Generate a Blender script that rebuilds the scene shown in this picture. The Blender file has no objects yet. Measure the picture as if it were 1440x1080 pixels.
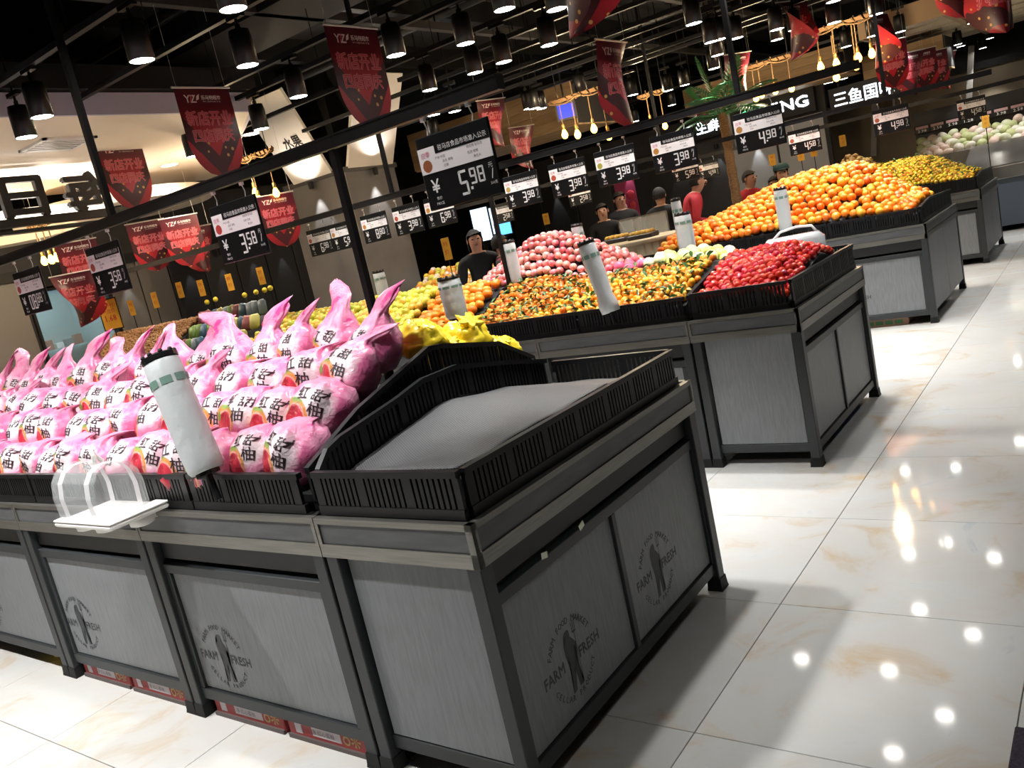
import bpy, bmesh, math, random
from mathutils import Vector, Matrix, noise
from mathutils.bvhtree import BVHTree
random.seed(7)
SC = bpy.context.scene
COL = SC.collection
PI = math.pi

# ------------------------------------------------------------------ camera
FPX = 1178.55
CAM = Vector((1.3786, -1.4835, 1.545))
AXR = Vector((0.79519582, 0.56717245, -0.21442716))     # picture right
AXD = Vector((-0.06595672, -0.27062686, -0.96042221))   # picture down
AXF = Vector((-0.60275477, 0.77786664, -0.17779251))    # view direction
cd = bpy.data.cameras.new('camera')
cd.sensor_width = 36; cd.lens = FPX / 1440 * 36; cd.clip_start = .05; cd.clip_end = 100
cam = bpy.data.objects.new('camera', cd); COL.objects.link(cam)
m3 = Matrix((AXR, -AXD, -AXF)).transposed()
cam.matrix_world = Matrix.Translation(CAM) @ m3.to_4x4()
SC.camera = cam

# ------------------------------------------------------------------ world and exposure
w = bpy.data.worlds.new('world'); SC.world = w; w.use_nodes = True
w.node_tree.nodes['Background'].inputs[0].default_value = (.9, .95, 1, 1)
w.node_tree.nodes['Background'].inputs[1].default_value = .05
vs = SC.view_settings
vs.view_transform = 'Standard'; vs.look = 'None'; vs.exposure = 0.6; vs.gamma = 1
vs.use_curve_mapping = False

# spot lamps of the shop plus added fill lamps: (x, y, z of the lit mouth, watts, tilt_x, tilt_y)
LAMPS = [(-2.71,1.98,2.8,32), (-3.82,1.31,2.8,110), (-2.68,1.24,2.8,120), (-1.88,1.22,2.8,110), (-4.35,1.42,2.8,80),
  (-2.72,4.21,2.8,70), (-3.21,4.15,2.8,65), (-2.43,4.24,2.8,65), (-3.98,5.49,2.8,35), (-3.94,6.79,2.8,40),
  (-.55,5.18,2.8,70), (-.04,4.75,2.8,70), (-.75,4.78,2.8,70), (-.5,7.94,2.8,100), (0,7.64,2.8,90), (-.82,7.62,2.8,100),
  (0,6.04,2.8,80), (-.08,11.34,2.8,130), (-.93,11.34,2.8,130), (-.32,1.45,2.8,95), (-.95,1.25,2.8,110), (-1.4,3.38,2.8,110),
  (-.35,3.38,2.8,120), (-.3,4.25,2.8,50), (-1.15,7.0,2.8,100), (-1.9,7.3,2.8,90), (-2.0,4.25,2.8,75), (-1.0,-.75,2.8,120), (-2.3,-.75,2.8,190), (-3.4,-.75,2.8,150),
  (1.2,-.8,2.8,28), (1.5,2.95,2.8,24), (1.6,5.3,2.8,26), (1.5,8.6,2.8,40), (.9,12.5,2.8,50), (-.9,9.6,2.8,120), (-1.3,5.3,2.8,70), (-.6,2.95,2.8,75), (-1.5,2.95,2.8,85), (-2.4,2.95,2.8,85), (-3.4,2.95,2.8,75), (-.5,6.4,2.8,80), (-1.6,6.4,2.8,80), (-.5,.25,2.8,30), (-1.6,.25,2.8,45)]  # closing group of lamps is added to light fruit fronts and price signs

# ------------------------------------------------------------------ helpers
ORD = ('first', 'second', 'third', 'fourth', 'fifth', 'sixth', 'seventh', 'eighth', 'ninth', 'tenth', 'eleventh', 'twelfth', 'thirteenth', 'fourteenth', 'fifteenth', 'sixteenth', 'seventeenth', 'eighteenth', 'nineteenth', 'twentieth', 'twenty-first', 'twenty-second')
def at(u, v, **k):
    """world point seen at photo pixel (u, v) on a plane such as y=3.4"""
    r = AXR * ((u - 720) / FPX) + AXD * ((v - 540) / FPX) + AXF
    a, val = list(k.items())[0]; i = 'xyz'.index(a)
    return CAM + r * ((val - CAM[i]) / r[i])
def lin(c):
    if isinstance(c, str):
        c = [int(c[i:i+2], 16) / 255 for i in (0, 2, 4)]
    return tuple((x / 12.92 if x <= .04045 else ((x + .055) / 1.055) ** 2.4) for x in c[:3]) + (1,)
MATS = {}
def mat(name, col='808080', rough=.5, metal=0, col2=None, scale=8, stretch=(1,1,1), bump=0, emit=0, ecol=None, trans=0, alpha=1, coat=0, spec=.5, obj_rand=0, ior=1.45, contrast=(.35,.65), subs=0):
    if name in MATS: return MATS[name]
    m = bpy.data.materials.new(name); m.use_nodes = True; MATS[name] = m
    nt = m.node_tree; b = nt.nodes['Principled BSDF']; N = nt.nodes.new; L = nt.links.new
    b.inputs['Base Color'].default_value = lin(col); b.inputs['Roughness'].default_value = rough
    b.inputs['Metallic'].default_value = metal; b.inputs['IOR'].default_value = ior
    b.inputs['Specular IOR Level'].default_value = spec
    b.inputs['Transmission Weight'].default_value = trans; b.inputs['Alpha'].default_value = alpha
    b.inputs['Coat Weight'].default_value = coat
    if subs: b.inputs['Subsurface Weight'].default_value = subs; b.inputs['Subsurface Radius'].default_value = (.02, .01, .005)
    if emit: b.inputs['Emission Color'].default_value = lin(ecol or col); b.inputs['Emission Strength'].default_value = emit
    if col2 or bump:
        tc = N('ShaderNodeTexCoord'); mp = N('ShaderNodeMapping'); mp.inputs['Scale'].default_value = stretch
        L(tc.outputs['Object'], mp.inputs['Vector'])
        nz = N('ShaderNodeTexNoise'); nz.inputs['Scale'].default_value = scale; nz.inputs['Detail'].default_value = 5
        L(mp.outputs[0], nz.inputs['Vector'])
        if col2:
            cr = N('ShaderNodeValToRGB'); e = cr.color_ramp.elements
            e[0].position, e[1].position = contrast; e[0].color = lin(col); e[1].color = lin(col2)
            L(nz.outputs['Fac'], cr.inputs[0]); last = cr.outputs[0]
            L(last, b.inputs['Base Color'])
        if bump:
            bp = N('ShaderNodeBump'); bp.inputs['Strength'].default_value = bump; bp.inputs['Distance'].default_value = .01
            L(nz.outputs['Fac'], bp.inputs['Height']); L(bp.outputs[0], b.inputs['Normal'])
    if obj_rand:
        oi = N('ShaderNodeObjectInfo'); hs = N('ShaderNodeHueSaturation')
        mr = N('ShaderNodeMapRange'); mr.inputs['To Min'].default_value = 1 - obj_rand; mr.inputs['To Max'].default_value = 1 + obj_rand
        mh = N('ShaderNodeMapRange'); mh.inputs['To Min'].default_value = .5 - obj_rand * .12; mh.inputs['To Max'].default_value = .5 + obj_rand * .12
        L(oi.outputs['Random'], mr.inputs[0]); L(mr.outputs[0], hs.inputs['Value']); L(oi.outputs['Random'], mh.inputs[0]); L(mh.outputs[0], hs.inputs['Hue'])
        src = b.inputs['Base Color'].links[0].from_socket if b.inputs['Base Color'].links else None
        if src: L(src, hs.inputs['Color'])
        else: hs.inputs['Color'].default_value = lin(col)
        L(hs.outputs[0], b.inputs['Base Color'])
    return m

class MB:
    """collects faces; build() links them as ONE mesh object"""
    def __init__(s): s.v = []; s.f = []; s.m = []
    def add(s, vs, fs, mi=0, M=None):
        o = len(s.v)
        s.v += [tuple(M @ Vector(p)) if M else tuple(p) for p in vs]
        s.f += [tuple(i + o for i in f) for f in fs]; s.m += [mi] * len(fs); return s
    def box(s, x0, x1, y0, y1, z0, z1, mi=0, M=None):
        vs = [(x, y, z) for z in (z0, z1) for y in (y0, y1) for x in (x0, x1)]
        return s.add(vs, [(0,2,3,1), (4,5,7,6), (0,1,5,4), (2,6,7,3), (0,4,6,2), (1,3,7,5)], mi, M)
    def bbox(s, x0, x1, y0, y1, z0, z1, b=.004, mi=0, M=None):
        """box with bevelled edges"""
        bm = bmesh.new(); bmesh.ops.create_cube(bm, size=1)
        bmesh.ops.scale(bm, vec=(x1-x0, y1-y0, z1-z0), verts=bm.verts); bmesh.ops.translate(bm, vec=((x0+x1)/2, (y0+y1)/2, (z0+z1)/2), verts=bm.verts)
        bmesh.ops.bevel(bm, geom=bm.edges[:], offset=b, segments=1, affect='EDGES')
        s.addbm(bm, mi, M); return s
    def addbm(s, bm, mi=0, M=None):
        bm.verts.index_update(); s.add([v.co.copy() for v in bm.verts], [[v.index for v in f.verts] for f in bm.faces], mi, M); bm.free(); return s
    def bar(s, p, q, w, h=None, mi=0, up=(0,0,1)):
        """square bar from p to q"""
        p, q = Vector(p), Vector(q); d = q - p; L = d.length; d.normalize(); h = h or w
        u = Vector(up)
        if abs(d.dot(u)) > .98: u = Vector((0, 1, 0))
        a = d.cross(u).normalized(); c = a.cross(d)
        vs = [p + a*sx*w/2 + c*sz*h/2 + d*t for t in (0, L) for sx, sz in ((-1,-1), (1,-1), (1,1), (-1,1))]
        return s.add(vs, [(0,1,2,3), (7,6,5,4), (0,4,5,1), (1,5,6,2), (2,6,7,3), (3,7,4,0)], mi)
    def tube(s, pts, r, n=8, mi=0, cap=True):
        pts = [Vector(p) for p in pts]; R = r if isinstance(r, (list, tuple)) else [r] * len(pts)
        vs = []; fs = []; prev = None
        for i, p in enumerate(pts):
            d = (pts[min(i+1, len(pts)-1)] - pts[max(i-1, 0)]).normalized()
            if prev is None: a = d.cross(Vector((0, 0, 1)) if abs(d.z) < .9 else Vector((1, 0, 0))).normalized()
            else: a = (prev - d * prev.dot(d)).normalized()
            prev = a; c = d.cross(a)
            vs += [p + (a * math.cos(2*PI*k/n) + c * math.sin(2*PI*k/n)) * R[i] for k in range(n)]
        for i in range(len(pts) - 1):
            fs += [(i*n+k, i*n+(k+1) % n, (i+1)*n+(k+1) % n, (i+1)*n+k) for k in range(n)]
        if cap: fs += [tuple(range(n))[::-1], tuple((len(pts)-1)*n + k for k in range(n))]
        return s.add(vs, fs, mi)
    def lathe(s, prof, n=16, mi=0, M=None, cap=True):
        vs = [(r * math.cos(2*PI*k/n), r * math.sin(2*PI*k/n), z) for r, z in prof for k in range(n)]; fs = []
        for i in range(len(prof) - 1):
            fs += [(i*n+k, i*n+(k+1) % n, (i+1)*n+(k+1) % n, (i+1)*n+k) for k in range(n)]
        if cap: fs += [tuple(range(n))[::-1], tuple((len(prof)-1)*n + k for k in range(n))]
        return s.add(vs, fs, mi, M)
    def prism(s, poly, t0, t1, M=None, mi=0):
        """poly in local XZ, extruded along Y from t0 to t1"""
        n = len(poly); vs = [(x, t0, z) for x, z in poly] + [(x, t1, z) for x, z in poly]
        fs = [tuple(range(n)), tuple(range(2*n-1, n-1, -1))] + [(k, k+n, (k+1) % n + n, (k+1) % n) for k in range(n)]
        return s.add(vs, fs, mi, M)
    def ball(s, c, r, n=10, k=7, sc=(1,1,1), mi=0):
        vs = [(c[0], c[1], c[2] - r*sc[2])]; fs = []
        for i in range(1, k):
            t = PI * i / k - PI/2
            vs += [(c[0] + r*sc[0]*math.cos(t)*math.cos(2*PI*j/n), c[1] + r*sc[1]*math.cos(t)*math.sin(2*PI*j/n), c[2] + r*sc[2]*math.sin(t)) for j in range(n)]
        vs.append((c[0], c[1], c[2] + r*sc[2])); e = len(vs) - 1
        fs += [(0, 1+(j+1) % n, 1+j) for j in range(n)] + [(e, e-n+j, e-n+(j+1) % n) for j in range(n)]
        for i in range(k-2):
            fs += [(1+i*n+j, 1+i*n+(j+1) % n, 1+(i+1)*n+(j+1) % n, 1+(i+1)*n+j) for j in range(n)]
        return s.add(vs, fs, mi)
    def mesh(s, name, mats, smooth=False):
        me = bpy.data.meshes.new(name); me.from_pydata(s.v, [], s.f)
        for m in (mats if isinstance(mats, (list, tuple)) else [mats]): me.materials.append(m)
        if any(s.m): me.polygons.foreach_set('material_index', s.m)
        if smooth: me.polygons.foreach_set('use_smooth', [True] * len(s.f))
        me.validate(); me.update(); return me
    def build(s, name, mats, parent=None, smooth=False, **k):
        return put(name, s.mesh(name, mats, smooth), parent, **k)
def tag(o, label=None, cat=None, group=None, kind=None):
    if label: o['label'] = label
    if cat: o['category'] = cat
    if group: o['group'] = group
    if kind: o['kind'] = kind
    return o
def put(name, me, parent=None, loc=None, rot=None, **k):
    o = bpy.data.objects.new(name, me); COL.objects.link(o)
    if parent: o.parent = parent
    if loc is not None: o.location = loc
    if rot is not None: o.rotation_euler = rot if hasattr(rot, '__len__') else (0, 0, rot)
    return tag(o, **k)
def empty(name, loc, rotz=0, **k):
    o = put(name, None, None, loc, rotz, **k); o.empty_display_size = .1; return o
def kids(o): return list(o.children)
def dup(o, parent=None, loc=None, rot=None, scale=None, ch=None, **k):
    """copy of a thing with copies of its parts and sub-parts"""
    c = o.copy(); COL.objects.link(c); c.parent = parent
    if loc is not None: c.location = loc
    if rot is not None: c.rotation_euler = rot if hasattr(rot, '__len__') else (0, 0, rot)
    if scale is not None: c.scale = scale if hasattr(scale, '__len__') else (scale,) * 3
    for h in (ch if ch is not None else kids(o)): dup(h, c)
    return tag(c, **k)
# --- lettering -----------------------------------------------------------
TXT = {}
def text_geo(s, res=1, spacing=1.0):
    """flat glyph mesh of a string in local XZ, centred, height of a capital about 1"""
    if (s, res, spacing) in TXT: return TXT[(s, res, spacing)]
    cu = bpy.data.curves.new('t', 'FONT'); cu.body = s; cu.resolution_u = res; cu.align_x = 'CENTER'; cu.size = 1; cu.space_character = spacing
    ob = bpy.data.objects.new('t', cu); COL.objects.link(ob)
    bpy.context.view_layer.update()
    me = bpy.data.meshes.new_from_object(ob.evaluated_get(bpy.context.evaluated_depsgraph_get()))
    vs = [v.co.copy() for v in me.vertices]; fs = [tuple(p.vertices) for p in me.polygons]
    if vs:
        x0, x1 = min(v.x for v in vs), max(v.x for v in vs); y0, y1 = min(v.y for v in vs), max(v.y for v in vs)
        vs = [(v.x - (x0+x1)/2, 0, v.y - (y0+y1)/2) for v in vs]; wh = (x1-x0, y1-y0)
    else: wh = (0, 0)
    bpy.data.objects.remove(ob); bpy.data.meshes.remove(me); bpy.data.curves.remove(cu)
    TXT[(s, res, spacing)] = (vs, fs, wh); return TXT[(s, res, spacing)]
def text(mb, s, x, z, h=None, w=None, y=0, mi=0, rot=0, res=1, M=None, bold=0):
    """adds lettering to mb, readable from -Y; fitted to height h and/or width w"""
    vs, fs, (tw, th) = text_geo(s, res)
    if not vs: return
    sx = sz = 1
    if h: sz = h / th; sx = sz
    if w: sx = w / tw; sz = sz if h else sx
    c, sn = math.cos(rot), math.sin(rot)
    offs = [(0, 0)] if not bold else [(-bold, 0), (bold, 0), (0, bold), (0, -bold)]
    for i, (ox, oz) in enumerate(offs):
        out = []
        for p in vs:
            a, b = p[0]*sx + ox, p[2]*sz + oz
            out.append((x + a*c - b*sn, y - i*.00012, z + a*sn + b*c))
        mb.add(out, fs, mi, M)
# ------------------------------------------------------------------ structure
def struct(o): o['kind'] = 'structure'; return o
# polished stone tiles with soft beige clouds
def tile_material():
    m = bpy.data.materials.new('polished_stone_tile'); m.use_nodes = True; nt = m.node_tree; N = nt.nodes.new; L = nt.links.new
    b = nt.nodes['Principled BSDF']; b.inputs['Roughness'].default_value = .06; b.inputs['Specular IOR Level'].default_value = .5
    g = N('ShaderNodeNewGeometry'); oi = N('ShaderNodeObjectInfo'); mu = N('ShaderNodeVectorMath'); mu.operation = 'SCALE'; mu.inputs[0].default_value = (37, 91, 17)
    L(oi.outputs['Random'], mu.inputs['Scale']); ad = N('ShaderNodeVectorMath'); L(g.outputs['Position'], ad.inputs[0]); L(mu.outputs[0], ad.inputs[1])
    n1 = N('ShaderNodeTexNoise'); n1.inputs['Scale'].default_value = 3.2; n1.inputs['Detail'].default_value = 7; n1.inputs['Distortion'].default_value = .9; n1.inputs['Roughness'].default_value = .62
    L(ad.outputs[0], n1.inputs['Vector'])
    cr = N('ShaderNodeValToRGB'); e = cr.color_ramp.elements
    e[0].position = .36; e[0].color = lin('d4d5d3'); e[1].position = .74; e[1].color = lin('cbb596')
    k = e.new(.56); k.color = lin('d3d1cc'); k = e.new(.30); k.color = lin('c6cbce')
    L(n1.outputs['Fac'], cr.inputs[0]); L(cr.outputs[0], b.inputs['Base Color'])
    return m
M_TILE = tile_material()
M_GROUT = mat('tile_joint', '5d5a55', .8)
mb = MB(); mb.box(-14, 6, -4, 24, -.1, -.004); floor = struct(mb.build('floor', M_GROUT))
mb = MB(); mb.bbox(-.3985, .3985, -.3985, .3985, -.006, 0, .0012); tile = mb.mesh('floor_tile', M_TILE)
TX, TY = .2463, .4704
ti = []
for i in range(-9, 4):
    for j in range(-3, 15):
        cx, cy = TX + .8*i + .4, TY + .8*j + .4
        d = Vector((cx, cy, 0)) - CAM; q = d.dot(AXF)
        if q < .2: continue
        u, v = 720 + FPX*d.dot(AXR)/q, 540 + FPX*d.dot(AXD)/q
        if -500 < u < 1900 and -100 < v < 1700 or q < 2.0: ti.append((cx, cy))
for cx, cy in ti: put('floor_tile', tile, floor, (cx, cy, 0))
mb = MB()                                   # tiles too far away to tell apart
for i in range(-17, 7):
    for j in range(-5, 30):
        cx, cy = TX + .8*i + .4, TY + .8*j + .4
        if (cx, cy) not in ti and -13.6 < cx < 5.6 and -3.6 < cy < 23.6: mb.box(cx-.3985, cx+.3985, cy-.3985, cy+.3985, -.004, 0)
o = mb.build('distant_floor_tile', M_TILE, floor); o['kind'] = 'stuff'

M_BLACK = mat('black_paint', '101012', .6); M_CEIL = mat('black_ceiling', '0c0c0e', .9)
M_DGREY = mat('dark_grey_metal', '111213', .5, .2); M_BGREY = mat('duct_grey', '2e2c2b', .6)
mb = MB(); mb.box(-14, 6, -4, 24, 4.1, 4.2); ceil = struct(mb.build('ceiling', M_CEIL))
mb = MB()
for x in (-1.6, -3.1, -4.4, -6.0, .4, 2.4): mb.box(x-.06, x+.06, -4, 24, 3.86, 4.1)
mb.build('ceiling_beam', M_DGREY, ceil)
for x, z in ((-2.6, 3.62), (-3.75, 3.5), (-.9, 3.66)):
    mb = MB(); mb.box(x-.035, x+.035, -4, 24, z, z+.07); mb.build('cable_tray', M_BGREY, ceil)
for y in (.2, 2.9, 5.6, 9.2, 12.6):
    mb = MB(); mb.tube([(-13, y, 3.75), (5.5, y, 3.75)], .05, 10); mb.build('ceiling_pipe', M_DGREY, ceil, True)
mb = MB(); mb.box(-8.5, 4.5, 3.05, 3.75, 3.5, 3.85); mb.build('air_duct', mat('duct_black', '0c0c0d', .7), ceil)

# walls round the hall
M_WALL = mat('dark_wall', '2b2a2b', .7, col2='343233', scale=3)
M_WALLG = mat('grey_wall', '6b6866', .6, col2='75726f', scale=2.5)
mb = MB(); mb.box(-14, -13.9, -4, 24, 0, 4.1); struct(mb.build('wall_left', M_WALL))
mb = MB(); mb.box(-14, 6, 23.9, 24, 0, 4.1); struct(mb.build('wall_back', M_WALL))
mb = MB(); mb.box(5.9, 6, -4, 24, 0, 4.1); struct(mb.build('wall_right', M_WALLG))
mb = MB(); mb.box(-14, 6, -4, -3.9, 0, 4.1); struct(mb.build('wall_front', M_WALLG))

# cream lowered ceiling on the left with recessed lights and an air grille
M_CREAM = mat('cream_plaster', 'e6d6c2', .7)
so = empty('trim_1', (-4.64, 0, 3.0)); struct(so)
def plan(poly, z0, z1):
    n = len(poly); mb = MB(); mb.add([(x, y, z) for z in (z0, z1) for x, y in poly], [tuple(range(n))[::-1], tuple(range(n, 2*n))] + [(k, (k+1) % n, n+(k+1) % n, n+k) for k in range(n)]); return mb
OUT = [(0, -3.9), (0, 3.5), (-.9, 4.05), (-1.7, 4.6), (-2.6, 5.15), (-3.5, 5.7)]
plan(OUT + [(-3.5, -3.9)], 0, .04).build('plaster_soffit', M_CREAM, so)
off = [(x + .03, y + .02) for x, y in OUT]; plan(OUT + off[::-1], 0, .16).build('fascia', mat('bluish_lit_fascia', 'b9b4c4', .6), so)  # bluish light on the cream fascia is put into its colour
off = [(x + .1, y + .06) for x, y in OUT]; inn = [(x - .05, y - .03) for x, y in OUT]; plan(inn + off[::-1], .17, .34).build('edge_beam', M_BLACK, so)
M_LED = mat('led_disc', 'ffffff', .5, emit=14, ecol='fff4e2')
mb = MB(); mb.lathe([(.075, 0), (.085, -.006), (.095, -.006), (.098, 0)], 20); ringm = mb.mesh('lamp_ring', mat('white_plastic', 'e8e6e2', .4))
mb = MB(); mb.lathe([(.078, -.004), (.0, -.004)], 20, cap=False); ledm = mb.mesh('diffuser', M_LED)
def recessed(x, y, z, label, e=14):
    t = empty('recessed_downlight', (x, y, z), label=label, cat='downlight', group='recessed downlights in the cream ceiling')
    put('lamp_ring', ringm, t); put('diffuser', ledm, t)
    ld = bpy.data.lights.new('glow', 'SPOT'); ld.energy = e; ld.spot_size = 2.6; ld.spot_blend = .6; ld.shadow_soft_size = .08; ld.color = (1, .93, .84)
    lo = bpy.data.objects.new('glow', ld); COL.objects.link(lo); lo.parent = t; lo.location = (0, 0, -.02)
for (u, v), lb in (((238, 232), 'round recessed downlight in the cream ceiling between the two upper left banners'),
                   ((353, 188), 'round recessed downlight in the cream ceiling beside the white fruit sign panel')):
    p = at(u, v, z=2.998); recessed(p.x, p.y, 2.998, lb, 25)
for (x, y), lb in (((-5.6, 1.2), 'near the air grille'), ((-7.4, 2.0), 'above the cut-out characters'), ((-7.2, .4), 'beyond the left picture edge')): recessed(x, y, 2.998, 'round recessed downlight in the cream ceiling ' + lb, 25)
p = at(82, 203, z=2.99)
g = empty('air_grille', p, label='square slatted air grille set in the cream ceiling', cat='vent')
mb = MB(); mb.box(-.22, .22, -.22, -.19, -.008, .01); mb.box(-.22, .22, .19, .22, -.008, .01); mb.box(-.22, -.19, -.22, .22, -.008, .01); mb.box(.19, .22, -.22, .22, -.008, .01); mb.build('frame', mat('white_plastic'), g)
mb = MB(); mb.box(-.19, .19, -.19, .19, .0, .008); mb.build('backing', M_BGREY, g)
for k in range(6):
    mb = MB(); mb.box(-.19 + k*.065, -.16 + k*.065, -.19, .19, -.007, -.001); mb.build('slat', mat('white_plastic'), g)

# big cut-out characters on a black beam, seen from behind
bs = empty('hanging_sign', (-6.5, 2.6, 2.5), label='black cut-out characters standing on a black beam under the cream ceiling', cat='sign')
mb = MB(); mb.box(-.05, .05, -3.4, .95, 0, .07); mb.build('beam', M_BLACK, bs)
for k, ch in enumerate('每日新鲜'):
    mb = MB(); text(mb, ch, 0, 0, h=.34, w=.36, res=2, bold=.012)
    me = mb.mesh('character', M_BLACK); bm = bmesh.new(); bm.from_mesh(me)
    r = bmesh.ops.extrude_face_region(bm, geom=bm.faces[:]); bmesh.ops.translate(bm, vec=(0, .06, 0), verts=[v for v in r['geom'] if isinstance(v, bmesh.types.BMVert)]); bm.to_mesh(me); bm.free()
    put('character', me, bs, (.0, .26 - k*.56, .25), -PI/2)
for y in (.9, -.6, -2.4):
    mb = MB(); mb.bar((0, y, .07), (0, y, 1.6), .035); mb.build('hanger', M_BLACK, bs)

ld = bpy.data.lights.new('ceiling_uplight', 'AREA'); ld.shape = 'RECTANGLE'; ld.size = .05; ld.size_y = 4.2; ld.energy = 48; ld.color = (1, .93, .86); lo = bpy.data.objects.new('ceiling_uplight', ld); COL.objects.link(lo); lo.parent = bs; lo.location = (-.35, -1.2, .02); lo.rotation_euler = (PI, 0, 0)  # uplight added behind the characters to brighten the cream ceiling
mb = MB(); mb.box(-.4, -.3, -3.4, .95, -.02, .012); mb.box(-.3, 0, -.62, -.58, 0, .012); mb.box(-.3, 0, -2.42, -2.38, 0, .012); mb.build('uplight_tray', M_BLACK, bs)  # tray added to hold that uplight
# curved white ring soffits over the far left counters
M_RING = mat('ring_white', 'cfc4b4', .6)
def ring(cx, cy, z, r0, r1, name, h=.12):
    mb = MB(); n = 48
    for k in range(n):
        a, b = 2*PI*k/n, 2*PI*(k+1)/n
        P = [(r*math.cos(t), r*math.sin(t)) for t in (a, b) for r in (r0, r1)]
        vs = [(x, y, zz) for zz in (0, h) for x, y in P]
        mb.add(vs, [(0,2,3,1), (4,5,7,6), (1,3,7,5), (0,4,6,2)])
    o = mb.build(name, M_RING, None, loc=(cx, cy, z)); struct(o); return o
p = at(165, 300, z=2.72); ring(p.x, p.y, 2.72, .75, 1.1, 'trim_2')
p = at(0, 335, z=2.6); ring(p.x, p.y, 2.6, .8, 1.15, 'trim_3')

# grey clad column with flared white sign panels
cA = empty('trim_4', (-6.2, 5.98, 0)); struct(cA)
mb = MB(); mb.box(-1.12, 0, 0, .88, 0, 2.68); mb.build('cladding', M_WALLG, cA)
mb = MB(); mb.box(-1.15, .03, -.03, .91, 2.64, 2.7); mb.build('cap_band', mat('band_grey', '4a4846', .5), cA)
mb = MB(); mb.box(-.9, -.15, .12, .75, 2.7, 4.1); mb.build('column_core', M_BLACK, cA)
for k, (n_, x, y, r) in enumerate((('left', -.56, -.02, 0), ('right', .02, .44, PI/2))):
    t = empty('sign_panel', (-6.2 + x, 5.98 + y, 2.66), r, label=('white flared sign panel lettered 水果 on the grey column' if k == 0 else 'white flared sign panel half hidden behind the red banner'), cat='sign', group='white sign panels on the grey column')
    mb = MB(); w = .36 if k == 0 else .4
    vs = [(-w, 0, 0), (w, 0, 0), (w + .02, -.5, 1.02), (-w - .02, -.5, 1.02)]
    nrm = Vector((0, .9, .44)) * .04
    mb.add(vs + [tuple(Vector(p) + nrm) for p in vs], [(0,1,2,3), (7,6,5,4), (0,4,5,1), (1,5,6,2), (2,6,7,3), (3,7,4,0)])
    mb.build('board', mat('sign_white', 'e9e2d8', .5), t)
    mb = MB(); S = Matrix.Rotation(math.atan2(.5, 1.02), 4, 'X')
    if k == 0:
        text(mb, '水果', .06, .52, h=.15, res=1, bold=.004); text(mb, 'FRUITS', .06, .34, h=.1, w=.32, bold=.004)
    else:
        text(mb, '水果', 0, .46, h=.12, res=1)
    mb.v = [tuple(S @ Vector(v) + Vector((0, -.004, 0))) for v in mb.v]
    mb.build('lettering', mat('sign_ink' if k == 0 else 'sign_ink_faint', '24211f' if k == 0 else 'b9aea4', .6), t)
    # spot under the panel that washes the cladding
for (x, y), wl in (((-6.76, 5.9), 'left'), ((-6.12, 6.42), 'right')):
    t = empty('wall_washer', (x, y, 2.62), label='small black washer light under the %s white sign panel of the column' % wl, cat='lamp', group='wall washers on the column')
    mb = MB(); mb.lathe([(.03, -.06), (.035, 0), (.035, .03), (.0, .03)], 12); mb.build('housing', M_BLACK, t)
    ld = bpy.data.lights.new('wash', 'SPOT'); ld.energy = 20; ld.spot_size = 1.0; ld.spot_blend = .3; ld.shadow_soft_size = .02
    lo = bpy.data.objects.new('wash', ld); COL.objects.link(lo); lo.parent = t; lo.location = (0, 0, -.07)
    ld = bpy.data.lights.new('up_wash', 'SPOT'); ld.energy = 11; ld.spot_size = 2.6; ld.spot_blend = .6; ld.shadow_soft_size = .03; ld.color = (1, .92, .84); lo = bpy.data.objects.new('up_wash', ld); COL.objects.link(lo); lo.parent = t; lo.location = (0.1 if x > -6.5 else 0, -.12 if x < -6.5 else 0, .1); lo.rotation_euler = (PI - (.5 if x < -6.5 else 0), (.5 if x > -6.5 else 0), 0)
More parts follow.
